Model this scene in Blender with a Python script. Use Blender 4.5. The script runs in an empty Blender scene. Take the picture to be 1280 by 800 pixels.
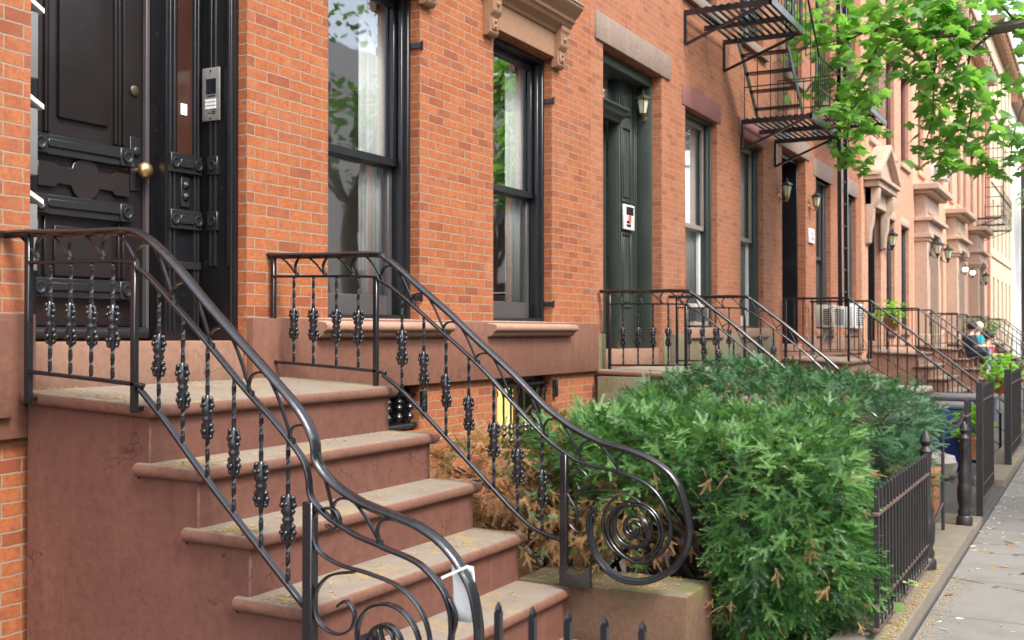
import bpy, bmesh, math, random
import numpy as np
from mathutils import Vector, Matrix
R = math.radians
random.seed(7); rng = np.random.default_rng(7)
sc = bpy.context.scene
COL = sc.collection
PI = math.pi

# ------------------------------------------------------------------ materials
def nmat(name):
    m = bpy.data.materials.new(name); m.use_nodes = True
    nt = m.node_tree
    return m, nt, nt.nodes['Principled BSDF'], nt.links.new
def node(nt, t, **kw):
    n = nt.nodes.new(t)
    for k, v in kw.items():
        if k in n.inputs: n.inputs[k].default_value = v
        else: setattr(n, k, v)
    return n
def ramp(nt, stops):
    n = nt.nodes.new('ShaderNodeValToRGB'); e = n.color_ramp.elements
    while len(e) < len(stops): e.new(.5)
    for i, (p, c) in enumerate(stops):
        e[i].position = p; e[i].color = (c if len(c) == 4 else (*c, 1))
    return n
def mixc(nt, a, b, f, blend='MIX'):
    n = nt.nodes.new('ShaderNodeMix'); n.data_type = 'RGBA'; n.blend_type = blend
    for s, v in ((0, f), (6, a), (7, b)):
        if hasattr(v, 'is_linked') or hasattr(v, 'links'): nt.links.new(v, n.inputs[s])
        else: n.inputs[s].default_value = v if s == 0 else (v if len(v) == 4 else (*v, 1))
    return n.outputs[2]
def math_n(nt, op, a, b=None, clamp=False):
    n = nt.nodes.new('ShaderNodeMath'); n.operation = op; n.use_clamp = clamp
    for i, v in enumerate((a, b)):
        if v is None: continue
        if hasattr(v, 'links'): nt.links.new(v, n.inputs[i])
        else: n.inputs[i].default_value = v
    return n.outputs[0]
def pos(nt): return nt.nodes.new('ShaderNodeNewGeometry').outputs['Position']
def noise(nt, scale, detail=4, rough=.55, vec=None):
    n = node(nt, 'ShaderNodeTexNoise'); n.inputs['Scale'].default_value = scale
    n.inputs['Detail'].default_value = detail; n.inputs['Roughness'].default_value = rough
    nt.links.new(vec if vec else pos(nt), n.inputs['Vector'])
    return n.outputs['Fac']
def bump(nt, b, h, strength, dist=.01):
    n = node(nt, 'ShaderNodeBump'); n.inputs['Strength'].default_value = strength; n.inputs['Distance'].default_value = dist
    nt.links.new(h, n.inputs['Height']); nt.links.new(n.outputs[0], b.inputs['Normal'])

def brick_mat(name, c1, c2, c3, mortar, bl=.193, bh=.0604, ms=.0045, grime=.25):
    m, nt, b, L = nmat(name)
    uv = nt.nodes.new('ShaderNodeUVMap').outputs[0]
    nz = node(nt, 'ShaderNodeTexNoise'); nz.inputs['Scale'].default_value = 14; nz.inputs['Detail'].default_value = 3
    L(uv, nz.inputs['Vector'])
    sub = nt.nodes.new('ShaderNodeVectorMath'); sub.operation = 'SUBTRACT'; sub.inputs[1].default_value = (.5, .5, .5)
    L(nz.outputs['Color'], sub.inputs[0])
    scl = nt.nodes.new('ShaderNodeVectorMath'); scl.operation = 'SCALE'; scl.inputs['Scale'].default_value = .011
    L(sub.outputs[0], scl.inputs[0])
    add = nt.nodes.new('ShaderNodeVectorMath'); L(uv, add.inputs[0]); L(scl.outputs[0], add.inputs[1])
    nf = node(nt, 'ShaderNodeTexNoise'); nf.inputs['Scale'].default_value = 90; L(uv, nf.inputs['Vector'])
    sub2 = nt.nodes.new('ShaderNodeVectorMath'); sub2.operation = 'SUBTRACT'; sub2.inputs[1].default_value = (.5, .5, .5)
    L(nf.outputs['Color'], sub2.inputs[0])
    scl2 = nt.nodes.new('ShaderNodeVectorMath'); scl2.operation = 'SCALE'; scl2.inputs['Scale'].default_value = .005
    L(sub2.outputs[0], scl2.inputs[0])
    add2 = nt.nodes.new('ShaderNodeVectorMath'); L(add.outputs[0], add2.inputs[0]); L(scl2.outputs[0], add2.inputs[1])
    br = nt.nodes.new('ShaderNodeTexBrick')
    br.inputs['Scale'].default_value = 1; br.inputs['Brick Width'].default_value = bl; br.inputs['Row Height'].default_value = bh
    br.inputs['Mortar Size'].default_value = ms; br.inputs['Mortar Smooth'].default_value = .25; br.inputs['Bias'].default_value = 0
    br.inputs['Color1'].default_value = (0, 0, 0, 1); br.inputs['Color2'].default_value = (1, 1, 1, 1); br.inputs['Mortar'].default_value = (.5, .5, .5, 1)
    L(add2.outputs[0], br.inputs['Vector'])
    rp = ramp(nt, [(0, c3), (.07, c3), (.2, c1), (.6, c2), (.88, c1), (1, (c3[0]*1.1, c3[1]*1.3, c3[2]*1.5))]); L(br.outputs['Color'], rp.inputs[0])
    n1 = noise(nt, 45, 6, .7); n2 = noise(nt, 1.1, 4, .6); n3 = noise(nt, 9, 3, .6)
    col = mixc(nt, rp.outputs[0], (c3[0]*.75, c3[1]*.75, c3[2]*.75), math_n(nt, 'MULTIPLY', math_n(nt, 'SUBTRACT', n1, .42, True), 2.6, True))
    col = mixc(nt, col, (min(1, c2[0]*1.15), c2[1]*1.5, c2[2]*1.8), math_n(nt, 'MULTIPLY', math_n(nt, 'SUBTRACT', n3, .5, True), 1.1, True))
    nb = noise(nt, 16, 4, .65)
    col = mixc(nt, col, (c3[0]*.8, c3[1]*.85, c3[2]*1.0), math_n(nt, 'MULTIPLY', math_n(nt, 'SUBTRACT', nb, .50, True), 3.2, True))
    # long grime and faded patches
    col = mixc(nt, col, (.26, .15, .11), math_n(nt, 'MULTIPLY', math_n(nt, 'SUBTRACT', n2, .52, True), grime*4, True))
    mp = nt.nodes.new('ShaderNodeMapping'); mp.inputs['Scale'].default_value = (5, 5, .5); L(pos(nt), mp.inputs[0])
    ns = noise(nt, 1.3, 6, .65, mp.outputs[0])
    col = mixc(nt, col, (.13, .055, .035), math_n(nt, 'MULTIPLY', math_n(nt, 'SUBTRACT', ns, .56, True), grime*9, True))
    nw = noise(nt, 2.6, 6, .7)
    col = mixc(nt, col, (.48, .28, .19), math_n(nt, 'MULTIPLY', math_n(nt, 'SUBTRACT', nw, .60, True), grime*9, True))
    mcol = mixc(nt, mortar, (mortar[0]*.55, mortar[1]*.5, mortar[2]*.45), math_n(nt, 'MULTIPLY', n3, .9, True))
    fin = mixc(nt, col, mcol, br.outputs['Fac'])
    L(fin, b.inputs['Base Color'])
    rg = nt.nodes.new('ShaderNodeMapRange'); rg.inputs[3].default_value = .62; rg.inputs[4].default_value = .92; L(n1, rg.inputs[0]); L(rg.outputs[0], b.inputs['Roughness'])
    b.inputs['Specular IOR Level'].default_value = .35
    h = math_n(nt, 'ADD', math_n(nt, 'MULTIPLY', br.outputs['Fac'], -1.0), math_n(nt, 'MULTIPLY', n1, .55))
    bump(nt, b, h, .65, .006)
    return m

def stone_mat(name, c1, c2, rough=.75, scale=3, bs=.35, dust=None, pollen=False, moss=False, streak=False):
    m, nt, b, L = nmat(name)
    n1 = noise(nt, scale, 6, .6); n2 = noise(nt, scale*13, 5, .65); n3 = noise(nt, .9, 3, .5)
    rp = ramp(nt, [(.3, c1), (.7, c2)]); L(n1, rp.inputs[0])
    col = mixc(nt, rp.outputs[0], tuple(x*.72 for x in c1), math_n(nt, 'MULTIPLY', math_n(nt, 'SUBTRACT', n2, .44, True), 2.6, True))
    if streak:
        mp = nt.nodes.new('ShaderNodeMapping'); mp.inputs['Scale'].default_value = (9, 9, .7); L(pos(nt), mp.inputs[0])
        ns = noise(nt, 1.6, 5, .6, mp.outputs[0])
        col = mixc(nt, col, tuple(min(1, x*1.35+.01) for x in c2), math_n(nt, 'MULTIPLY', math_n(nt, 'SUBTRACT', ns, .55, True), 1.7, True))
        col = mixc(nt, col, tuple(x*.6 for x in c1), math_n(nt, 'MULTIPLY', math_n(nt, 'SUBTRACT', n3, .5, True), 1.6, True))
        # hairline cracks
        vo = nt.nodes.new('ShaderNodeTexVoronoi'); vo.feature = 'DISTANCE_TO_EDGE'; vo.inputs['Scale'].default_value = 1.3
        nv = node(nt, 'ShaderNodeTexNoise'); nv.inputs['Scale'].default_value = 3.5; nv.inputs['Detail'].default_value = 5; L(pos(nt), nv.inputs['Vector'])
        ad = nt.nodes.new('ShaderNodeVectorMath'); L(pos(nt), ad.inputs[0]); L(nv.outputs['Color'], ad.inputs[1]); L(ad.outputs[0], vo.inputs['Vector'])
        crack = math_n(nt, 'MULTIPLY', math_n(nt, 'LESS_THAN', vo.outputs['Distance'], .005), math_n(nt, 'GREATER_THAN', n1, .52))
        col = mixc(nt, col, tuple(x*.5 for x in c1), math_n(nt, 'MULTIPLY', crack, .85))
    if dust:
        g = nt.nodes.new('ShaderNodeNewGeometry'); sx = nt.nodes.new('ShaderNodeSeparateXYZ'); L(g.outputs['Normal'], sx.inputs[0])
        up = nt.nodes.new('ShaderNodeMapRange'); up.inputs[1].default_value = .75; up.inputs[2].default_value = .98; L(sx.outputs[2], up.inputs[0])
        nd = noise(nt, 6, 6, .7)
        f = math_n(nt, 'MULTIPLY', up.outputs[0], math_n(nt, 'MULTIPLY', math_n(nt, 'ADD', nd, .25), 1.15), True)
        col = mixc(nt, col, dust, f)
        if pollen:
            npn = noise(nt, 5.5, 6, .72); ng = noise(nt, 160, 2, .7)
            pf = math_n(nt, 'MULTIPLY', math_n(nt, 'MULTIPLY', math_n(nt, 'SUBTRACT', npn, .53, True), 9, True), math_n(nt, 'MULTIPLY', math_n(nt, 'SUBTRACT', ng, .36, True), 6, True), True)
            col = mixc(nt, col, (.36, .25, .07), math_n(nt, 'MULTIPLY', pf, math_n(nt, 'MULTIPLY', up.outputs[0], .8)))
    if moss:
        nm = noise(nt, 3.2, 4, .6)
        col = mixc(nt, col, (.11, .12, .03), math_n(nt, 'MULTIPLY', math_n(nt, 'SUBTRACT', nm, .5, True), 4.5, True))
    L(col, b.inputs['Base Color']); b.inputs['Roughness'].default_value = rough
    b.inputs['Specular IOR Level'].default_value = .3
    bump(nt, b, math_n(nt, 'ADD', n1, math_n(nt, 'MULTIPLY', n2, .5)), bs, .012)
    return m

def paint_mat(name, c, rough=.35, var=.35, bs=.12, scale=30, chip=None, metallic=0, spec=.5):
    m, nt, b, L = nmat(name)
    n1 = noise(nt, scale, 5, .6); n2 = noise(nt, scale*.12, 4, .6)
    col = mixc(nt, tuple(x*(1-var) for x in c), tuple(min(1, x*(1+var)) for x in c), n2)
    if chip:
        nc = noise(nt, scale*.9, 6, .75)
        col = mixc(nt, col, chip, math_n(nt, 'MULTIPLY', math_n(nt, 'SUBTRACT', nc, .62, True), 9, True))
    L(col, b.inputs['Base Color']); b.inputs['Metallic'].default_value = metallic
    mr = nt.nodes.new('ShaderNodeMapRange'); mr.inputs[3].default_value = max(.05, rough-.12); mr.inputs[4].default_value = rough+.15
    L(n2, mr.inputs[0]); L(mr.outputs[0], b.inputs['Roughness']); b.inputs['Specular IOR Level'].default_value = spec
    bump(nt, b, n1, bs, .006)
    return m

def leaf_mat(name, c1, c2, c3, trans=.35, rough=.5):
    m, nt, b, L = nmat(name)
    at = nt.nodes.new('ShaderNodeAttribute'); at.attribute_name = 'rnd'
    rp = ramp(nt, [(0, c1), (.5, c2), (1, c3)]); L(at.outputs['Fac'], rp.inputs[0])
    L(rp.outputs[0], b.inputs['Base Color']); b.inputs['Roughness'].default_value = rough
    b.inputs['Specular IOR Level'].default_value = .4
    tr = nt.nodes.new('ShaderNodeBsdfTranslucent')
    bc = mixc(nt, rp.outputs[0], (.9, 1, .25), .55, 'MULTIPLY'); hs = nt.nodes.new('ShaderNodeHueSaturation')
    hs.inputs['Value'].default_value = 1.9; hs.inputs['Saturation'].default_value = 1.05; L(bc, hs.inputs['Color']); L(hs.outputs[0], tr.inputs['Color'])
    mx = nt.nodes.new('ShaderNodeMixShader'); mx.inputs[0].default_value = trans
    L(b.outputs[0], mx.inputs[1]); L(tr.outputs[0], mx.inputs[2]); L(mx.outputs[0], nt.nodes['Material Output'].inputs[0])
    return m

def glass_mat(name, tint=(.75, .82, .78), refl=.4, wav=.03):
    m, nt, b, L = nmat(name)
    t = nt.nodes.new('ShaderNodeBsdfTransparent'); t.inputs[0].default_value = (*tint, 1)
    g = nt.nodes.new('ShaderNodeBsdfGlossy'); g.inputs['Roughness'].default_value = .022; g.inputs['Color'].default_value = (.95, .97, 1, 1)
    bp = node(nt, 'ShaderNodeBump'); bp.inputs['Strength'].default_value = wav; bp.inputs['Distance'].default_value = .05
    L(noise(nt, 2.2, 2, .5), bp.inputs['Height']); L(bp.outputs[0], g.inputs['Normal'])
    ge = nt.nodes.new('ShaderNodeNewGeometry'); dt = nt.nodes.new('ShaderNodeVectorMath'); dt.operation = 'DOT_PRODUCT'
    L(ge.outputs['Incoming'], dt.inputs[0]); L(ge.outputs['True Normal'], dt.inputs[1])
    gz = math_n(nt, 'POWER', math_n(nt, 'SUBTRACT', 1.0, math_n(nt, 'ABSOLUTE', dt.outputs['Value']), True), 4.0)
    f = math_n(nt, 'ADD', gz, refl, True)
    mx = nt.nodes.new('ShaderNodeMixShader'); L(f, mx.inputs[0]); L(t.outputs[0], mx.inputs[1]); L(g.outputs[0], mx.inputs[2])
    L(mx.outputs[0], nt.nodes['Material Output'].inputs[0])
    return m
def plain(name, c, rough=.6, metallic=0, emit=0):
    m, nt, b, L = nmat(name)
    n = noise(nt, 25, 4, .6); L(mixc(nt, tuple(x*.85 for x in c), tuple(min(1, x*1.1) for x in c), n), b.inputs['Base Color'])
    b.inputs['Roughness'].default_value = rough; b.inputs['Metallic'].default_value = metallic
    if emit: b.inputs['Emission Color'].default_value = (*c, 1); b.inputs['Emission Strength'].default_value = emit
    return m
def slab_mat():
    m, nt, b, L = nmat('sidewalk_concrete')
    sx = nt.nodes.new('ShaderNodeSeparateXYZ'); L(pos(nt), sx.inputs[0])
    cb = nt.nodes.new('ShaderNodeCombineXYZ'); L(sx.outputs[0], cb.inputs[1]); L(sx.outputs[1], cb.inputs[0])
    mp = nt.nodes.new('ShaderNodeMapping'); mp.inputs['Location'].default_value = (.12, -.47+2.02, 0); L(cb.outputs[0], mp.inputs[0])
    br = nt.nodes.new('ShaderNodeTexBrick'); br.offset = 0
    for k, v in (('Scale', 1), ('Brick Width', 1.5), ('Row Height', 1.01), ('Mortar Size', .006), ('Mortar Smooth', .4), ('Bias', 0)): br.inputs[k].default_value = v
    br.inputs['Color1'].default_value = (.19, .175, .155, 1); br.inputs['Color2'].default_value = (.235, .22, .20, 1); br.inputs['Mortar'].default_value = (.07, .065, .06, 1)
    L(mp.outputs[0], br.inputs['Vector'])
    n1 = noise(nt, 2.2, 6, .65); n2 = noise(nt, 70, 3, .7); n4 = noise(nt, 11, 5, .7)
    col = mixc(nt, br.outputs['Color'], (.125, .12, .11), math_n(nt, 'MULTIPLY', math_n(nt, 'SUBTRACT', n1, .46, True), 3, True))
    col = mixc(nt, col, (.07, .065, .06), math_n(nt, 'MULTIPLY', math_n(nt, 'SUBTRACT', n4, .62, True), 3.2, True))
    col = mixc(nt, col, (.30, .29, .27), math_n(nt, 'MULTIPLY', math_n(nt, 'SUBTRACT', n2, .56, True), 2.5, True))
    vg = nt.nodes.new('ShaderNodeTexVoronoi'); vg.inputs['Scale'].default_value = 3.2; L(pos(nt), vg.inputs['Vector'])
    col = mixc(nt, col, (.05, .047, .045), math_n(nt, 'MULTIPLY', math_n(nt, 'LESS_THAN', vg.outputs['Distance'], .075), .7))
    vc = nt.nodes.new('ShaderNodeTexVoronoi'); vc.feature = 'DISTANCE_TO_EDGE'; vc.inputs['Scale'].default_value = .55; L(pos(nt), vc.inputs['Vector'])
    col = mixc(nt, col, (.05, .047, .045), math_n(nt, 'MULTIPLY', math_n(nt, 'LESS_THAN', vc.outputs['Distance'], .004), math_n(nt, 'GREATER_THAN', n1, .5)))
    L(col, b.inputs['Base Color']); b.inputs['Roughness'].default_value = .9
    bump(nt, b, math_n(nt, 'SUBTRACT', math_n(nt, 'MULTIPLY', n2, .3), br.outputs['Fac']), .4, .006)
    return m
def slate_mat(name, c):
    m, nt, b, L = nmat(name)
    br = nt.nodes.new('ShaderNodeTexBrick')
    for k, v in (('Scale', 1), ('Brick Width', .42), ('Row Height', .3), ('Mortar Size', .006)): br.inputs[k].default_value = v
    br.inputs['Color1'].default_value = (*c, 1); br.inputs['Color2'].default_value = (*(x*1.5 for x in c), 1); br.inputs['Mortar'].default_value = (.03, .03, .03, 1)
    L(pos(nt), br.inputs['Vector']); n1 = noise(nt, 6, 5, .6)
    L(mixc(nt, br.outputs['Color'], (.13, .10, .07), math_n(nt, 'MULTIPLY', n1, .6)), b.inputs['Base Color']); b.inputs['Roughness'].default_value = .8
    return m

M = {}
M['brick1'] = brick_mat('orange_brick', (.365, .108, .037), (.425, .136, .047), (.275, .074, .032), (.37, .29, .21), ms=.0043)
M['brick2'] = brick_mat('weathered_brick', (.375, .125, .055), (.43, .158, .072), (.295, .094, .047), (.37, .28, .20), grime=.3, ms=.0042)
M['brick3'] = brick_mat('glare_pale_brick', (.62, .30, .18), (.67, .35, .22), (.54, .25, .15), (.56, .44, .34), ms=.0035)  # brick lightened to stand for far glare
M['brick_dark'] = brick_mat('red_brick', (.36, .09, .045), (.42, .12, .06), (.26, .07, .04), (.36, .27, .2))
M['salmon'] = stone_mat('glare_pale_salmon_stucco', (.66, .34, .22), (.72, .40, .27), .85, 1.2, .15)  # salmon front, lightened further for far glare
M['salmon2'] = stone_mat('glare_pale_pink_stucco', (.70, .40, .27), (.75, .46, .33), .85, 1.2, .15)  # pink front, with far glare put into the colour
M['cream'] = stone_mat('cream_stucco', (.64, .50, .34), (.70, .56, .40), .85, 1.2, .15)
M['whitewall'] = stone_mat('white_render_and_sunlit_front', (.74, .72, .68), (.8, .79, .76), .85, 1.2, .1)
M['bstone'] = stone_mat('brownstone', (.185, .082, .054), (.235, .108, .072), .72, 2.4, .35, streak=True)
M['bstone2'] = stone_mat('pale_brownstone', (.25, .135, .092), (.31, .18, .125), .75, 2.4, .3, streak=True)
M['bside'] = stone_mat('painted_brownstone', (.142, .061, .044), (.168, .075, .055), .65, 1.6, .5, streak=True)
M['tread'] = stone_mat('worn_brownstone', (.16, .075, .052), (.20, .098, .068), .7, 3, .4, dust=(.235, .205, .165), pollen=True)
M['pedestal'] = stone_mat('mossy_brownstone', (.125, .07, .042), (.155, .09, .058), .8, 3, .4, dust=(.15, .13, .09), pollen=True, moss=True)
M['greystone'] = stone_mat('grey_lintel_stone', (.235, .172, .140), (.29, .215, .175), .8, 3, .25, streak=True)
M['redstone'] = stone_mat('maroon_lintel_stone', (.20, .085, .075), (.25, .11, .095), .75, 3, .25, streak=True)
M['sillstone'] = stone_mat('pale_sill_stone', (.33, .185, .125), (.38, .23, .165), .7, 4, .25, dust=(.34, .26, .2))
M['cornice'] = stone_mat('painted_cornice', (.30, .165, .095), (.34, .19, .115), .6, 4, .15)
M['portico'] = stone_mat('pink_portico_stone', (.47, .335, .25), (.53, .39, .30), .75, 2, .2)
M['mossstone'] = stone_mat('damp_stone', (.17, .14, .095), (.22, .18, .12), .85, 3, .3, moss=True)
M['coping'] = stone_mat('kerb_stone', (.17, .145, .115), (.21, .18, .145), .85, 4, .35, dust=(.18, .155, .12), pollen=True)
M['curbside'] = stone_mat('rusty_kerb', (.24, .135, .085), (.30, .18, .12), .85, 4, .3)
M['iron'] = paint_mat('black_iron', (.0105, .011, .014), .17, .5, .16, 45, chip=(.075, .042, .026), spec=.7)
M['ironold'] = paint_mat('dusty_iron', (.024, .021, .021), .45, .5, .4, 60, chip=(.13, .075, .05), spec=.5)
M['rustrail'] = paint_mat('rusty_rail', (.10, .062, .05), .7, .5, .3, 50, chip=(.2, .13, .1))
M['darkwood'] = paint_mat('dark_door_paint', (.017, .0125, .013), .34, .4, .22, 22, chip=(.05, .042, .038))
M['blackwood'] = paint_mat('black_door_paint', (.009, .009, .011), .3, .5, .25, 24, chip=(.10, .09, .085))
M['railwood'] = paint_mat('charcoal_moulding_paint', (.016, .0165, .019), .35, .4, .25, 26, chip=(.08, .075, .07))
M['brownwood'] = paint_mat('brown_varnish', (.045, .017, .012), .25, .4, .1)
M['blackframe'] = paint_mat('black_frame_paint', (.014, .0145, .018), .3, .5, .25, 20, chip=(.06, .055, .05))
M['greyframe'] = paint_mat('grey_and_lit_black_paint', (.075, .068, .068), .45, .3, .15, 20)
M['greenwood'] = paint_mat('dark_green_paint', (.038, .050, .041), .45, .3, .15, 20, chip=(.07, .08, .07))
M['tanframe'] = paint_mat('tan_frame_paint', (.26, .22, .18), .5, .2, .1)
M['greenframe'] = paint_mat('green_frame_paint', (.04, .05, .042), .45, .3, .1)
M['whiteframe'] = paint_mat('white_frame_paint', (.7, .69, .66), .45, .12, .08)
M['glass'] = glass_mat('window_glass', (.90, .94, .92), .27)
M['lampglass'] = leaf_mat('lantern_glass', (.66, .66, .62), (.66, .66, .62), (.66, .66, .62), .4, .25)
M['interior'] = plain('pale_room_backing', (.52, .54, .46), .9)
M['curtain'] = plain('white_curtain', (.62, .61, .61), .9)
M['yellow'] = plain('glowing_yellow_blind', (.85, .66, .22), .8, 0, .9)  # blind glows to stand for the lit room behind
M['steel'] = paint_mat('brushed_steel', (.50, .48, .45), .35, .15, .1, 60, metallic=.7)
M['screen'] = plain('dark_screen', (.012, .014, .018), .15)
M['brass'] = paint_mat('aged_brass', (.50, .34, .16), .3, .35, .1, 40, metallic=.9)
M['brassdark'] = paint_mat('tarnished_bronze', (.10, .075, .045), .4, .4, .15, 50, metallic=.5)
M['white'] = plain('white_plastic', (.78, .78, .76), .45)
M['paper'] = plain('off_white_card', (.86, .85, .84), .6)
M['greybox'] = plain('grey_metal_box', (.20, .205, .20), .5)
M['redled'] = plain('red_button', (.7, .12, .08), .4)
M['lit'] = plain('lit_globe', (1, .86, .6), .4, 0, 1.2)
M['acgrey'] = plain('grey_air_conditioner', (.40, .37, .32), .5)
M['acdark'] = plain('dark_grille', (.06, .06, .06), .6)
M['terracotta'] = plain('terracotta', (.42, .15, .075), .75)
M['binGreen'] = plain('dark_green_plastic', (.015, .04, .032), .4)
M['binBlue'] = plain('blue_plastic', (.025, .05, .22), .4)
M['binGrey'] = plain('grey_plastic', (.13, .13, .14), .45)
M['bagBlue'] = plain('blue_plastic_sheet', (.13, .22, .50), .25)
M['bagRed'] = plain('red_plastic', (.5, .02, .03), .35)
M['slab'] = slab_mat()
M['slate'] = slate_mat('areaway_slate', (.045, .05, .055))
M['asphalt'] = stone_mat('asphalt', (.045, .045, .046), (.06, .06, .06), .9, 5, .4)
M['soil'] = stone_mat('dark_soil', (.045, .033, .022), (.075, .055, .035), .95, 8, .6)
M['bark'] = stone_mat('tree_bark', (.075, .06, .047), (.13, .105, .085), .9, 14, .8)
M['twig'] = stone_mat('brown_twig', (.045, .03, .022), (.08, .052, .036), .9, 20, .5)
M['yew'] = leaf_mat('yew_needles', (.012, .052, .012), (.070, .185, .042), (.21, .38, .13), .22, .40)  # dark end for shaded gaps, pale end for lit tips
M['yew2'] = leaf_mat('dark_yew_needles', (.012, .055, .020), (.042, .125, .046), (.10, .22, .09), .18, .45)
M['dead'] = leaf_mat('dead_yew_needles', (.12, .065, .030), (.31, .175, .075), (.48, .30, .145), .25, .75)
M['maple'] = leaf_mat('maple_leaves', (.095, .205, .055), (.145, .295, .08), (.23, .40, .13), .55, .36)
M['foliage'] = leaf_mat('street_tree_leaves', (.045, .12, .028), (.075, .18, .035), (.12, .26, .05), .45, .45)
M['palegreen'] = leaf_mat('far_tree_leaves', (.10, .2, .06), (.15, .27, .09), (.2, .33, .12), .4, .5)
M['potgreen'] = leaf_mat('bright_plant_leaves', (.10, .28, .03), (.2, .42, .06), (.32, .52, .12), .4, .45)
M['varieg'] = leaf_mat('variegated_leaves', (.05, .19, .04), (.14, .30, .08), (.42, .46, .24), .3, .4)
M['catkin'] = leaf_mat('fallen_catkins', (.30, .19, .05), (.42, .29, .08), (.5, .38, .14), .1, .9)
M['petal'] = leaf_mat('fallen_bits', (.30, .24, .15), (.5, .46, .36), (.7, .68, .6), .2, .8)
M['skin'] = plain('skin', (.55, .33, .24), .55)
M['hairdark'] = plain('dark_hair', (.02, .015, .012), .6)
M['hairpale'] = plain('pale_hair', (.6, .52, .42), .6)
M['clothdark'] = plain('dark_navy_cloth', (.03, .035, .06), .9)
M['clothteal'] = plain('teal_cloth', (.02, .33, .38), .9)
M['clothred'] = plain('red_cloth', (.5, .07, .06), .9)
M['denim'] = plain('pale_denim', (.28, .33, .5), .9)
M['roofing'] = plain('roof_tar', (.05, .05, .05), .95)

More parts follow.
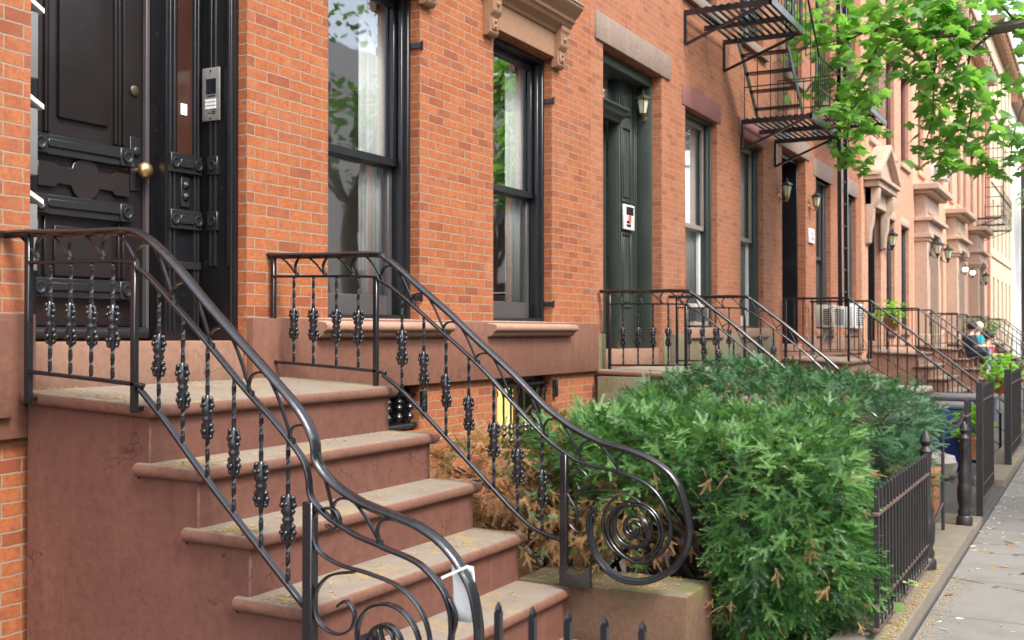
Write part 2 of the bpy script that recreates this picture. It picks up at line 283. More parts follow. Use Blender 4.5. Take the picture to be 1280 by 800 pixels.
# ------------------------------------------------------------------ mesh builder
class MB:
    def __init__(s): s.v = []; s.f = []; s.sm = []
    def add(s, vs, fs, smooth=False):
        o = len(s.v); s.v += [tuple(map(float, v)) for v in vs]
        s.f += [tuple(i+o for i in f) for f in fs]; s.sm += [smooth]*len(fs); return s
    def box(s, x0, x1, y0, y1, z0, z1):
        return s.add([(x0, y0, z0), (x1, y0, z0), (x1, y1, z0), (x0, y1, z0), (x0, y0, z1), (x1, y0, z1), (x1, y1, z1), (x0, y1, z1)],
            [(0, 3, 2, 1), (4, 5, 6, 7), (0, 1, 5, 4), (1, 2, 6, 5), (2, 3, 7, 6), (3, 0, 4, 7)])
    def tube(s, path, r, n=6, caps=True):
        P = [Vector(p) for p in path]; N = len(P)
        rr = r if isinstance(r, (list, tuple)) else [r]*N
        T = [(P[min(i+1, N-1)]-P[max(i-1, 0)]).normalized() for i in range(N)]
        u = T[0].orthogonal().normalized(); vs = []
        for i in range(N):
            u = (u - T[i]*u.dot(T[i]))
            u = u.normalized() if u.length > 1e-6 else T[i].orthogonal().normalized()
            w = T[i].cross(u)
            for k in range(n):
                a = 2*PI*k/n; vs.append(P[i]+(u*math.cos(a)+w*math.sin(a))*rr[i])
        fs = [(i*n+k, i*n+(k+1) % n, (i+1)*n+(k+1) % n, (i+1)*n+k) for i in range(N-1) for k in range(n)]
        if caps: fs += [tuple(range(n))[::-1], tuple((N-1)*n+k for k in range(n))]
        return s.add(vs, fs, n > 4)
    def bar(s, a, b, w, t=None, up=(0, 0, 1)):
        """rectangular bar a->b; w = width across 'side', t = thickness along up"""
        t = t or w; a = Vector(a); b = Vector(b); d = (b-a).normalized(); U = Vector(up)
        if abs(d.dot(U)) > .98: U = Vector((0, 1, 0))
        sd = d.cross(U).normalized(); U = sd.cross(d)
        vs = []
        for p in (a, b):
            for i, j in ((-1, -1), (1, -1), (1, 1), (-1, 1)): vs.append(p+sd*i*w/2+U*j*t/2)
        return s.add(vs, [(0, 1, 2, 3), (7, 6, 5, 4), (0, 4, 5, 1), (1, 5, 6, 2), (2, 6, 7, 3), (3, 7, 4, 0)])
    def sweep_yz(s, path, X, prof, smooth=True):
        """planar sweep in the plane x=X; path (y,z); prof [(dx, dn)]"""
        P = [Vector((p[0], p[1])) for p in path]; N = len(P); n = len(prof); vs = []
        for i in range(N):
            t = (P[min(i+1, N-1)]-P[max(i-1, 0)]).normalized(); nn = Vector((t.y, -t.x))
            for dx, dn in prof: vs.append((X+dx, P[i].x+nn.x*dn, P[i].y+nn.y*dn))
        fs = [(i*n+k, i*n+(k+1) % n, (i+1)*n+(k+1) % n, (i+1)*n+k) for i in range(N-1) for k in range(n)]
        fs += [tuple(range(n))[::-1], tuple((N-1)*n+k for k in range(n))]
        return s.add(vs, fs, smooth)
    def lathe(s, prof, c, n=12, axis='z', smooth=True):
        vs = []; c = Vector(c)
        for r, h in prof:
            for k in range(n):
                a = 2*PI*(k+.5)/n
                q = {'z': (r*math.cos(a), r*math.sin(a), h), 'y': (r*math.cos(a), h, r*math.sin(a)), 'x': (h, r*math.cos(a), r*math.sin(a))}[axis]
                vs.append(c+Vector(q))
        N = len(prof)
        fs = [(i*n+k, i*n+(k+1) % n, (i+1)*n+(k+1) % n, (i+1)*n+k) for i in range(N-1) for k in range(n)]
        fs += [tuple(range(n))[::-1], tuple((N-1)*n+k for k in range(n))]
        return s.add(vs, fs, smooth)
    def ball(s, c, r, n=8, sc=(1, 1, 1)):
        vs = []; m = n//2; c = Vector(c)
        for i in range(m+1):
            th = PI*i/m
            for k in range(n):
                a = 2*PI*k/n; vs.append((c.x+r*sc[0]*math.sin(th)*math.cos(a), c.y+r*sc[1]*math.sin(th)*math.sin(a), c.z+r*sc[2]*math.cos(th)))
        return s.add(vs, [(i*n+k, i*n+(k+1) % n, (i+1)*n+(k+1) % n, (i+1)*n+k) for i in range(m) for k in range(n)], True)
    def prism(s, poly, y0, y1, axis='y'):
        """poly in the plane across 'axis' ((x,z) for y, (y,z) for x, (x,y) for z)"""
        n = len(poly); f = {'y': lambda p, h: (p[0], h, p[1]), 'x': lambda p, h: (h, p[0], p[1]), 'z': lambda p, h: (p[0], p[1], h)}[axis]
        vs = [f(p, y0) for p in poly]+[f(p, y1) for p in poly]
        return s.add(vs, [tuple(range(n)), tuple(range(2*n-1, n-1, -1))]+[(k, k+n, (k+1) % n+n, (k+1) % n) for k in range(n)])
    def build(s, name, mat, parent=None, bevel=0, seg=2, sharp=40, weld=False):
        me = bpy.data.meshes.new(name); me.from_pydata(s.v, [], s.f)
        me.polygons.foreach_set('use_smooth', s.sm if not bevel else [True]*len(s.f))
        bm = bmesh.new(); bm.from_mesh(me)
        if weld: bmesh.ops.remove_doubles(bm, verts=bm.verts, dist=1e-4)
        bmesh.ops.recalc_face_normals(bm, faces=bm.faces)
        if bevel: bmesh.ops.bevel(bm, geom=[e for e in bm.edges if len(e.link_faces) == 2 and e.calc_face_angle(0) > .5], offset=bevel, segments=seg, affect='EDGES', profile=.5)
        uvl = bm.loops.layers.uv.new('UVMap')
        for f in bm.faces:
            a = [abs(c) for c in f.normal]; k = a.index(max(a))
            for l in f.loops:
                c = l.vert.co; l[uvl].uv = ((c.y+.05, c.z) if k == 0 else (c.x, c.z) if k == 1 else (c.x, c.y))
        bm.to_mesh(me); bm.free()
        if any(s.sm) or bevel: me.set_sharp_from_angle(angle=R(sharp))
        me.materials.append(M[mat] if isinstance(mat, str) else mat)
        o = bpy.data.objects.new(name, me); COL.objects.link(o)
        if parent: o.parent = parent
        return o
def tag(o, label=None, cat=None, group=None, kind=None):
    if label: o['label'] = label
    if cat: o['category'] = cat
    if group: o['group'] = group
    if kind: o['kind'] = kind
    return o
def thing(name, label, cat, group=None, loc=(0, 0, 0)):
    o = bpy.data.objects.new(name, None); COL.objects.link(o); o.empty_display_size = .1
    o['_b'] = 1; del o['_b']
    return tag(o, label, cat, group)
def copy_tree(o, parent=None, offset=None):
    c = o.copy(); COL.objects.link(c); c.parent = parent
    for ch in list(o.children): copy_tree(ch, c)
    if offset is not None: c.location = Vector(c.location)+Vector(offset)
    return c
def crom(pts, k=5):
    P = [Vector(p) for p in pts]; out = []
    for i in range(len(P)-1):
        p0, p1, p2, p3 = P[max(i-1, 0)], P[i], P[i+1], P[min(i+2, len(P)-1)]
        for j in range(k):
            t = j/k; out.append(.5*((2*p1)+(p2-p0)*t+(2*p0-5*p1+4*p2-p3)*t*t+(3*p1-p0-3*p2+p3)*t**3))
    out.append(P[-1]); return out

# ------------------------------------------------------------------ camera
D, H = 4.0, 1.55
F, VX, HV = 1400., 1380., 415.
al = math.atan((VX-640)/F); pit = math.atan((HV-400)/F)
cam = bpy.data.cameras.new('camera'); co = bpy.data.objects.new('camera', cam); COL.objects.link(co); sc.camera = co
cam.sensor_width = 36; cam.lens = F/1280*36; cam.clip_start = .05; cam.clip_end = 600
co.location = (0, 0, H)
fw = Vector((math.cos(al)*math.cos(pit), math.sin(al)*math.cos(pit), math.sin(pit)))
co.rotation_euler = fw.to_track_quat('-Z', 'Y').to_euler()
cam.dof.use_dof = True; cam.dof.focus_distance = 5.4; cam.dof.aperture_fstop = 5.0

# ------------------------------------------------------------------ ground
def sheet(name, x0, x1, y0, y1, z, mat):
    o = MB().add([(x0, y0, z), (x1, y0, z), (x1, y1, z), (x0, y1, z)], [(0, 1, 2, 3)]).build(name, mat)
    return tag(o, kind='structure')
sheet('ground', -250, 350, -250, 250, -.16, 'soil')
sheet('road', -120, 300, -12.2, -3.6, -.15, 'asphalt')
tag(MB().box(-60, 160, -3.59, .86, -.3, 0).build('sidewalk', 'slab'), kind='structure')
tag(MB().box(-60, 160, -3.75, -3.595, -.3, .0).build('kerb', 'curbside', bevel=.01), kind='structure')
tag(MB().box(-60, 160, -16, -12.25, -.3, -.01).build('opposite_sidewalk', 'slab'), kind='structure')
tag(MB().box(-20, 160, .865, 12, -.3, .02).build('areaway_floor', 'slate'), kind='structure')
# stone curb along the areaways
cb = MB()
for x0, x1, z in ((4.2, 9.02, .10), (9.05, 9.7, .075), (12.0, 15.6, .10), (18.2, 21.6, .1), (24.5, 27.8, .1), (30, 46, .1)):
    cb.box(x0, x1, .868, 1.16, -.2, z)
tag(cb.build('areaway_kerb', 'coping', bevel=.012), kind='structure')

# ------------------------------------------------------------------ houses
def wall_mb(x0, x1, z0, z1, ops, Y=D, depth=.22, back=12.0):
    mb = MB()
    xs = sorted({x0, x1, *[o[0] for o in ops], *[o[1] for o in ops]}); zs = sorted({z0, z1, *[o[2] for o in ops], *[o[3] for o in ops]})
    for i in range(len(xs)-1):
        for j in range(len(zs)-1):
            cx, cz = (xs[i]+xs[i+1])/2, (zs[j]+zs[j+1])/2
            if any(o[0] < cx < o[1] and o[2] < cz < o[3] for o in ops): continue
            mb.add([(xs[i], Y, zs[j]), (xs[i+1], Y, zs[j]), (xs[i+1], Y, zs[j+1]), (xs[i], Y, zs[j+1])], [(0, 1, 2, 3)])
    for a, b, c, d in ops:
        e = Y+depth
        for q in ([(a, Y, c), (a, e, c), (a, e, d), (a, Y, d)], [(b, Y, c), (b, Y, d), (b, e, d), (b, e, c)],
                  [(a, Y, d), (a, e, d), (b, e, d), (b, Y, d)], [(a, Y, c), (b, Y, c), (b, e, c), (a, e, c)]):
            mb.add(q, [(0, 1, 2, 3)])
    for q in ([(x0, Y, z0), (x0, back, z0), (x0, back, z1), (x0, Y, z1)], [(x1, Y, z0), (x1, back, z0), (x1, back, z1), (x1, Y, z1)],
              [(x0, back, z0), (x1, back, z0), (x1, back, z1), (x0, back, z1)]):
        mb.add(q, [(0, 1, 2, 3)])
    return mb
def make_window(house, a, b, c, d, fmat='blackframe', smat='blackframe', curtain=True, rail=.48, off=.07, g=.18, brail=.13, lit=None):
    """a..b x, c..d z: lining, two sashes, panes, curtain"""
    t = .035; Y0, Y1 = D+off, D+g+.08
    w = MB(); w.box(a+.002, a+t, Y0, Y1, c, d-.002); w.box(b-t, b-.002, Y0, Y1, c, d-.002); w.box(a+t, b-t, Y0, Y1, d-t, d-.002)
    w.box(a+t, b-t, Y0+.01, Y1, c, c+.03)
    w.box(a+t, a+t+.03, Y0+.03, Y0+.06, c+.03, d-t); w.box(b-t-.03, b-t, Y0+.03, Y0+.06, c+.03, d-t)
    win = w.build('window', fmat, house, bevel=.004, seg=1)
    zr = c+(d-c)*rail; s = .05; A, B = a+t, b-t
    up = MB(); y0, y1 = D+g-.03, D+g+.012
    up.box(A, A+s, y0, y1, zr-.02, d-t); up.box(B-s, B, y0, y1, zr-.02, d-t); up.box(A+s, B-s, y0, y1, d-t-.06, d-t); up.box(A+s, B-s, y0-.004, y1, zr-.025, zr+.03)
    up.build('sash', smat, win, bevel=.004, seg=1)
    lo = MB(); y2, y3 = D+g+.014, D+g+.056
    lo.box(A, A+s, y2, y3, c+.03, zr+.02); lo.box(B-s, B, y2, y3, c+.03, zr+.02); lo.box(A+s, B-s, y2, y3, c+.03, c+.03+brail); lo.box(A+s, B-s, y2, y3, zr-.03, zr+.02)
    lo.build('sash', 'greyframe' if smat == 'blackframe' else 'whiteframe' if (smat == 'tanframe' and c < 3) else smat, win, bevel=.004, seg=1)  # black lower sash coloured grey for the light on it
    p = MB()
    for q in ((y0+.018, zr+.02, d-t-.05), (y2+.02, c+.03+brail-.01, zr-.02)): p.add([(A+s-.005, q[0], q[1]), (B-s+.005, q[0], q[1]), (B-s+.005, q[0], q[2]), (A+s-.005, q[0], q[2])], [(0, 1, 2, 3)])
    p.build('pane', 'glass', win)
    if curtain:
        cu = MB(); n = 46; x1 = b-.01; x0 = b-(b-a)*.33; vs = []
        for i in range(n+1):
            u = i/n; x = x0+(x1-x0)*u; y = D+g+.078+.009*math.sin(u*34)+.004*math.sin(u*83+1)
            vs += [(x, y, c+.05), (x+.012*math.sin(u*9), y+.004*math.sin(u*50), d-.06)]
        cu.add(vs, [(2*i, 2*i+2, 2*i+3, 2*i+1) for i in range(n)], True)
        o = cu.build('curtain', lit or 'curtain', win, sharp=180)
        md = o.modifiers.new('s', 'SOLIDIFY'); md.thickness = .003
    return win
def lintel(house, a, b, c, d, mat, p=.012): return MB().box(a, b, D-p, D+.1, c, d).build('lintel', mat, house, bevel=.006)
def sill(house, a, b, z, mat='sillstone', pr=.13):
    """moulded sill, top at z, projecting pr"""
    prof = [(D+.18, z+.012), (D-.02, z), (D-.02, z-.012), (D-pr+.02, z-.022), (D-pr+.004, z-.034), (D-pr, z-.05), (D-pr+.004, z-.066), (D-pr+.02, z-.078), (D-pr+.035, z-.082), (D-pr+.035, z-.092),
            (D-pr+.055, z-.112), (D-.03, z-.118), (D+.001, z-.118), (D+.18, z-.118)]
    mb = MB(); mb.prism([(p[0], p[1]) for p in prof], a, b, 'x')
    return mb.build('sill', mat, house, bevel=.004, seg=1)
def plainsill(house, a, b, z, mat='greystone'): return MB().box(a, b, D-.06, D+.15, z-.12, z).build('sill', mat, house, bevel=.008)
def inner(house, x0, x1, z0, z1):
    MB().box(x0+.05, x1-.05, D+.8, D+.83, z0+.1, z1-.1).build('backing_wall', 'interior', house)  # pale backing set close behind the panes to brighten them
def roofpart(house, x0, x1, z1, mat='cornice'):
    MB().add([(x0, D, z1-.02), (x1, D, z1-.02), (x1, 12, z1-.02), (x0, 12, z1-.02)], [(0, 1, 2, 3)]).build('roof', 'roofing', house)
    mb = MB(); mb.box(x0+.01, x1-.01, D-.5, D+.02, z1-.2, z1+.05); mb.box(x0+.01, x1-.01, D-.32, D-.002, z1-.55, z1-.203)
    n = int((x1-x0)/.8)
    for i in range(n): xx = x0+.3+i*(x1-x0-.6)/(n-1); mb.box(xx-.07, xx+.07, D-.44, D-.325, z1-.6, z1-.204)
    mb.build('cornice', mat, house, bevel=.01, seg=1)
ZT = 11.6
# ---- house 1: the near one with the dark door
h1 = thing('row_house', 'nearest orange brick house with dark double door and black framed tall windows', 'house', 'brick row houses')
W1, W2 = (5.27, 6.26), (7.27, 8.27)
ZS, ZH = 1.63, 3.79
dO = (3.22, 4.57, 1.2, 4.35)
ops1 = [dO, (*W1, ZS, ZH), (*W2, ZS, ZH), (5.5, 6.26, .90, 1.20), (7.33, 8.27, .62, 1.20)]
ops1 += [(a, b, 5.2, 7.3) for a, b in ((3.4, 4.4), W1, W2)]+[(a, b, 8.3, 10.1) for a, b in ((3.4, 4.4), W1, W2)]
wall_mb(1.2, 9.05, -.2, ZT, ops1).build('wall', 'brick1', h1)
inner(h1, 1.2, 9.05, 0, ZT); roofpart(h1, 1.2, 9.05, ZT)
for a, b in (W1, W2): make_window(h1, a, b, ZS, ZH)
for a, b in ((3.4, 4.4), W1, W2):
    for c, d in ((5.2, 7.3), (8.3, 10.1)):
        make_window(h1, a, b, c, d, curtain=False); plainsill(h1, a-.12, b+.12, c, 'bstone'); lintel(h1, a-.15, b+.15, d, d+.22, 'bstone')
# base band of brownstone
bb = MB(); bb.box(4.572, 9.13, D-.045, D+.05, 1.205, 1.625); bb.box(1.15, 3.218, D-.045, D+.05, 1.11, 1.625)
bb.box(1.15, 3.085, D-.075, D-.047, 1.20, 1.60)
bb.build('stone_base', 'bstone', h1, bevel=.008)
MB().box(3.222, 4.568, D+.012, D+.7, 1.22, 1.505).build('threshold', 'bstone2', h1, bevel=.012)
for a, b in (W1, W2):
    sill(h1, a-.17, b+.25, ZS)
    # bracketed hood
    hd = MB(); x0, x1 = a-.15, b+.11
    hd.box(x0+.02, x1-.02, D-.03, D+.06, 3.80, 4.02)
    prof = [(D, 4.0), (D-.045, 4.0), (D-.055, 4.03), (D-.11, 4.06), (D-.125, 4.09), (D-.145, 4.10), (D-.145, 4.125), (D-.165, 4.14), (D-.205, 4.19), (D-.22, 4.205), (D-.22, 4.225), (D, 4.26)]
    hd.prism(prof, x0-.04, x1+.04, 'x'); hd.build('window_hood', 'cornice', h1, bevel=.004, seg=1)
    MB().prism([(D+.0, 4.264), (D-.228, 4.229), (D-.228, 4.237), (D, 4.285)], x0-.045, x1+.045, 'x').build('flashing', 'greybox', h1)
    for bx in (x0-.01, x1-.125):
        br = MB(); br.prism([(D, 3.72), (D-.04, 3.72), (D-.06, 3.745), (D-.06, 3.86), (D-.075, 3.875), (D-.09, 3.90), (D-.09, 4.0), (D-.105, 4.02), (D-.105, 4.056), (D, 4.056)], bx, bx+.135, 'x')
        br.box(bx+.03, bx+.105, D-.07, D-.055, 3.765, 3.845); br.ball((bx+.067, D-.092, 3.95), .022, 8); br.ball((bx+.067, D-.072, 3.825), .016, 8); br.ball((bx+.067, D-.072, 3.785), .016, 8)
        br.build('bracket', 'cornice', h1, bevel=.003, seg=1)
    for zz in (1.78, 3.45):
        hg = MB(); hg.box(b-.012, b+.014, D-.008, D+.07, zz-.018, zz+.018); hg.tube([(b+.010, D-.010, zz-.03), (b+.010, D-.010, zz+.03)], .009); hg.build('shutter_hinge', 'iron', h1)
# basement windows with iron grilles
def grille(house, a, b, c, d, orn=True):
    g = MB(); n = max(3, int((b-a)/.11))
    for i in range(n):
        x = a+(i+.5)*(b-a)/n; g.tube([(x, D+.04, c+.03), (x, D+.04, d-.02)], .008)
        for z in ((c+.10, c+.16, c+.20) if orn else ()): g.lathe([(.008, -.03), (.024, -.015), (.03, 0), (.02, .018), (.008, .03)], (x, D+.04, z), 8)
        g.lathe([(.008, -.03), (.02, 0), (.004, .06)], (x, D+.04, d-.12), 6)
    g.tube([(a, D+.04, c+.035), (b, D+.04, c+.035)], .02, 8); g.bar((a, D+.04, d-.06), (b, D+.04, d-.06), .02)
    return g.build('window_grille', 'iron', house)
for a, b, c, lit in ((5.5, 6.26, .90, None), (7.33, 8.27, .62, 'yellow')):
    w = MB(); t = .05
    for q in ((a+.002, a+t, c, 1.198), (b-t, b-.002, c, 1.198)): w.box(q[0], q[1], D+.09, D+.24, q[2], q[3])
    w.box(a+t, b-t, D+.09, D+.24, 1.13, 1.198); w.box(a+t, b-t, D+.09, D+.24, c, c+.05)
    win = w.build('window', 'blackframe', h1, bevel=.004, seg=1)
    MB().box(a+t, b-t, D+.2, D+.205, c+.05, 1.13).build('pane', 'glass', win)
    if lit: MB().box(a+t, b-t-.22, D+.22, D+.225, c+.05, 1.10).build('blind', 'yellow', win)
    grille(h1, a, b, c, 1.2)
    MB().box(b+.0, b+.04, D-.04, D+.0, 1.02, 1.16).build('shutter_hinge', 'iron', h1, bevel=.006)
# ---- dark entrance door
YL = D+.44; YP = D+.30
fr = MB()
fr.box(4.532, 4.568, D+.055, YP, 1.506, 4.34); fr.box(3.222, 3.258, D+.055, YP, 1.506, 4.34); fr.box(3.258, 4.532, D+.055, YL+.1, 4.24, 4.34)
for x0, x1 in ((4.29, 4.57), (3.222, 3.50)):
    fr.box(x0, x1, YP+.0, YL+.12, 1.506, 4.238)
fr.box(3.5, 4.29, YL-.01, YL+.12, 4.0, 4.238)
dfr = fr.build('door_frame', 'blackwood', h1, bevel=.005)
mo = MB()   # mouldings on the right reveal and the narrow panel
for yy in (D+.075, D+.17, D+.2): mo.box(4.518, 4.533, yy, yy+.018, 1.9, 4.2)
mo.box(4.516, 4.533, D+.062, D+.068, 1.52, 4.2)
for zc in (2.435, 2.14):
    mo.box(4.512, 4.533, D+.155, D+.225, zc-.05, zc+.05); mo.lathe([(.026, 0), (.03, -.006), (.02, -.008), (.012, -.004), (.001, -.006)], (4.512, D+.19, zc), 12, 'x')
for xx in (4.305, 4.335, 4.485, 4.51): mo.box(xx, xx+.014, YP-.014, YP+.002, 1.56, 4.2)
mo.box(4.295, 4.53, YP-.02, YP+.002, 1.88, 1.92)
mo.build('moulding', 'railwood', dfr, bevel=.003, seg=1)
MB().box(4.365, 4.47, YP-.008, YP+.002, 2.49, 4.1).build('inset_panel', 'brownwood', dfr)
for zc in (2.435, 2.14):
    rl = MB(); rl.box(4.30, 4.525, YP-.03, YP+.001, zc-.05, zc+.05); rl.box(4.36, 4.46, YP-.04, YP-.029, zc-.022, zc+.022)
    for xx in (4.33, 4.495): rl.lathe([(.028, 0), (.032, -.008), (.022, -.012), (.014, -.004), (.001, -.008)], (xx, YP-.03, zc), 12, 'y')
    rl.build('rail', 'railwood', dfr, bevel=.003, seg=1)
bl = MB(); bl.box(4.39, 4.45, YP-.012, YP+.001, 2.21, 2.37)
for zz in (2.265, 2.325): bl.lathe([(.02, 0), (.022, -.008), (.014, -.012), (.011, -.018), (.001, -.022)], (4.42, YP-.012, zz), 10, 'y')
bl.build('bell_push', 'railwood', dfr, bevel=.002, seg=1)
MB().box(4.385, 4.43, YP-.0125, YP-.008, 2.695, 2.755).build('sticker', 'white', dfr)
# the leaf
lf = MB(); lf.box(3.502, 4.288, YL, YL+.06, 1.58, 3.998)
leaf = lf.build('door', 'darkwood', h1, bevel=.004)
st = MB(); st.box(4.262, 4.288, YL-.03, YL-.001, 1.52, 3.99); st.box(3.502, 3.52, YL-.03, YL-.001, 1.52, 3.99); st.build('stop_bead', 'greyframe', leaf, bevel=.004, seg=1)
for zc in (2.44, 2.155, 1.76):
    ra = MB(); ra.box(3.55, 4.16, YL-.035, YL+.001, zc-.048, zc+.048); ra.box(3.64, 4.08, YL-.046, YL-.034, zc-.012, zc+.026)
    for xx in (3.595, 4.125): ra.box(xx-.045, xx+.045, YL-.044, YL-.034, zc-.046, zc+.046); ra.lathe([(.03, 0), (.034, -.008), (.024, -.012), (.016, -.003), (.001, -.006)], (xx, YL-.044, zc), 14, 'y')
    ra.build('rail', 'railwood', leaf, bevel=.004, seg=1)
MB().tube([(3.55, YL-.03, 1.545), (4.26, YL-.03, 1.545)], .03, 10).build('weather_bar', 'railwood', leaf)
pn = MB(); pn.box(3.72, 4.03, YL-.022, YL+.001, 2.58, 3.9)
pn.build('upper_panel', 'darkwood', leaf, bevel=.008, seg=2)
mm = MB()
for xx in (3.60, 3.64, 3.66, 4.065, 4.09, 4.12): mm.box(xx, xx+.016, YL-.018, YL+.001, 2.5, 3.95)
for xx in (3.60, 3.64, 4.09, 4.12): mm.box(xx, xx+.014, YL-.018, YL+.001, 1.82, 2.1)
mm.box(3.7, 4.05, YL-.016, YL+.001, 1.82, 2.06)
mm.build('moulding', 'darkwood', leaf, bevel=.003, seg=1)
od = [(3.60, 2.36), (3.70, 2.36), (3.72, 2.345), (3.80, 2.345)]+[(3.88+.08*math.cos(a), 2.345+.055*math.sin(a)) for a in [PI-PI*i/8 for i in range(1, 8)]]+[(3.96, 2.345), (4.05, 2.345), (4.07, 2.36), (4.16, 2.36),
     (4.16, 2.24), (4.07, 2.24), (4.05, 2.26), (3.965, 2.26)]+[(3.88+.08*math.cos(a), 2.26-.065*math.sin(a)) for a in [PI*i/8 for i in range(1, 8)]]+[(3.795, 2.26), (3.72, 2.26), (3.70, 2.24), (3.60, 2.24)]
MB().prism(od, YL-.02, YL+.001).build('carved_panel', 'darkwood', leaf, bevel=.003, seg=1)
pl = MB(); pl.box(4.175, 4.245, YL-.008, YL+.001, 2.28, 2.56); pl.lathe([(.024, 0), (.026, -.012), (.016, -.02), (.001, -.02)], (4.21, YL-.008, 2.485), 12, 'y'); pl.build('lock_plate', 'railwood', leaf, bevel=.002, seg=1)
MB().lathe([(.014, 0), (.014, -.03), (.03, -.036), (.042, -.05), (.044, -.064), (.036, -.08), (.015, -.09), (.001, -.092)], (4.22, YL-.008, 2.385), 16, 'y').build('handle', 'brass', leaf)
MB().lathe([(.026, 0), (.028, -.008), (.02, -.014), (.001, -.014)], (4.205, YL, 2.80), 14, 'y').build('lock_cylinder', 'brassdark', leaf)

# ---- intercom on the right reveal, letter boxes on the left
def on_x(mb, X, y0, y1, z0, z1, t): return mb.box(X-t, X, y0, y1, z0, z1)
ic = thing('intercom', 'tall brushed steel door intercom on the black reveal of the dark door', 'intercom')
IX = 4.512
on_x(MB(), IX, D+.13, D+.25, 2.672, 2.955, .012).build('face_plate', 'steel', ic, bevel=.003)
on_x(MB(), IX-.012, D+.152, D+.218, 2.815, 2.895, .003).build('screen', 'screen', ic)
kk = MB()
for i in range(3): on_x(kk, IX-.012, D+.152, D+.225, 2.735+i*.019, 2.749+i*.019, .004)
kk.build('name_slots', 'white', ic)
tt = MB(); on_x(tt, IX-.012, D+.16, D+.21, 2.80, 2.805, .002); on_x(tt, IX-.012, D+.155, D+.22, 2.708, 2.713, .002); on_x(tt, IX-.012, D+.155, D+.21, 2.717, 2.721, .002); on_x(tt, IX-.012, D+.148, D+.222, 2.728, 2.730, .002)
for z in (2.686, 2.938): tt.ball((IX-.012, D+.19, z), .006, 8)
tt.build('engraving', 'screen', ic)
for i, (zt, w) in enumerate(((3.02, 'topmost'), (2.585, 'middle'), (2.155, 'lowest'))):
    mbx = thing('letter_box', 'grey metal letter box with white sloping lid beside the dark door, %s of three' % w, 'letter box', 'letter boxes by the dark door')
    MB().box(3.27, 3.455, YP-.06, YP-.002, zt-.33, zt-.03).build('body', 'greybox', mbx, bevel=.006)
    MB().prism([(3.25, zt+.085), (3.478, zt-.03), (3.478, zt-.008), (3.25, zt+.107)], YP-.07, YP-.002).build('lid', 'white', mbx)

# ---- house 2: green door
h2 = thing('row_house', 'orange brick house with dark green door and plain stone lintels, behind the fire escape', 'house', 'brick row houses')
W3, W4 = (11.58, 12.72), (13.66, 14.74)
gO = (9.33, 10.85, 1.2, 4.17)
ops2 = [gO, (*W3, 1.6, 4.0), (*W4, 1.6, 4.0)]+[(a, b, c, d) for a, b in ((9.6, 10.6), W3, W4) for c, d in ((5.28, 7.3), (8.3, 10.1))]
wall_mb(9.052, 15.25, -.2, ZT, ops2).build('wall', 'brick2', h2); inner(h2, 9.06, 15.25, 0, ZT); roofpart(h2, 9.06, 15.25, ZT)
for a, b in (W3, W4):
    make_window(h2, a, b, 1.6, 4.0, 'greenframe', 'tanframe'); lintel(h2, a-.1, b+.12, 4.002, 4.23, 'redstone'); plainsill(h2, a-.1, b+.1, 1.6, 'sillstone')
for a, b in ((9.6, 10.6), W3, W4):
    for c, d in ((5.28, 7.3), (8.3, 10.1)):
        make_window(h2, a, b, c, d, 'greenframe', 'tanframe', curtain=False); plainsill(h2, a-.1, b+.1, c); lintel(h2, a-.12, b+.12, d, d+.24, 'greystone')
lintel(h2, 9.14, 11.08, 4.172, 4.425, 'greystone', .02)
b2 = MB(); b2.box(9.135, 9.328, D-.03, D+.05, 1.16, 1.53); b2.box(10.852, 15.25, D-.03, D+.05, 1.16, 1.53); b2.build('stone_base', 'mossstone', h2, bevel=.008)
MB().box(9.335, 10.845, D+.02, D+.7, 1.19, 1.385).build('threshold', 'bstone2', h2, bevel=.01)
YP2 = D+.27
g = MB(); g.box(10.80, 10.846, D+.10, YP2, 1.386, 4.16); g.box(9.334, 9.38, D+.10, YP2, 1.386, 4.16); g.box(9.38, 10.80, D+.1, YP2+.1, 4.06, 4.16)
g.box(10.32, 10.846, YP2, YP2+.1, 1.386, 4.058); g.box(9.334, 9.70, YP2, YP2+.1, 1.386, 4.058)
gf = g.build('door_frame', 'greenwood', h2, bevel=.005)
g = MB(); yy = YP2
for x0, x1, z0, z1 in ((10.40, 10.66, 2.86, 3.62), (10.40, 10.66, 3.74, 4.0), (10.40, 10.66, 1.8, 2.55)):
    for q in ((x0, x0+.02, z0, z1), (x1-.02, x1, z0, z1), (x0+.02, x1-.02, z0, z0+.02), (x0+.02, x1-.02, z1-.02, z1)): g.box(q[0], q[1], yy-.016, yy+.001, q[2], q[3])
    g.box(x0+.06, x1-.06, yy-.012, yy+.001, z0+.05, z1-.05)
for xx in (10.33, 10.74, 10.785): g.box(xx, xx+.014, yy-.016, yy+.001, 1.45, 4.05)
g.prism([(yy+.002, 3.62), (yy-.03, 3.62), (yy-.04, 3.65), (yy-.09, 3.68), (yy-.10, 3.72), (yy-.13, 3.735), (yy-.13, 3.755), (yy+.002, 3.77)], 9.38, 10.34, 'x')
g.build('moulding', 'greenwood', gf, bevel=.003, seg=1)
MB().box(9.70, 10.32, YP2+.12, YP2+.17, 1.45, 3.62).build('door', 'greenwood', h2, bevel=.004)
MB().box(9.70, 10.32, YP2+.05, YP2+.055, 3.77, 4.06).build('transom_pane', 'glass', h2)
gi = thing('intercom', 'small grey intercom with dark screen and red button on the green door frame', 'intercom')
MB().box(10.40, 10.67, YP2-.045, YP2-.017, 2.58, 2.83).build('case', 'white', gi, bevel=.006)
MB().box(10.44, 10.63, YP2-.05, YP2-.045, 2.73, 2.81).build('screen', 'screen', gi)
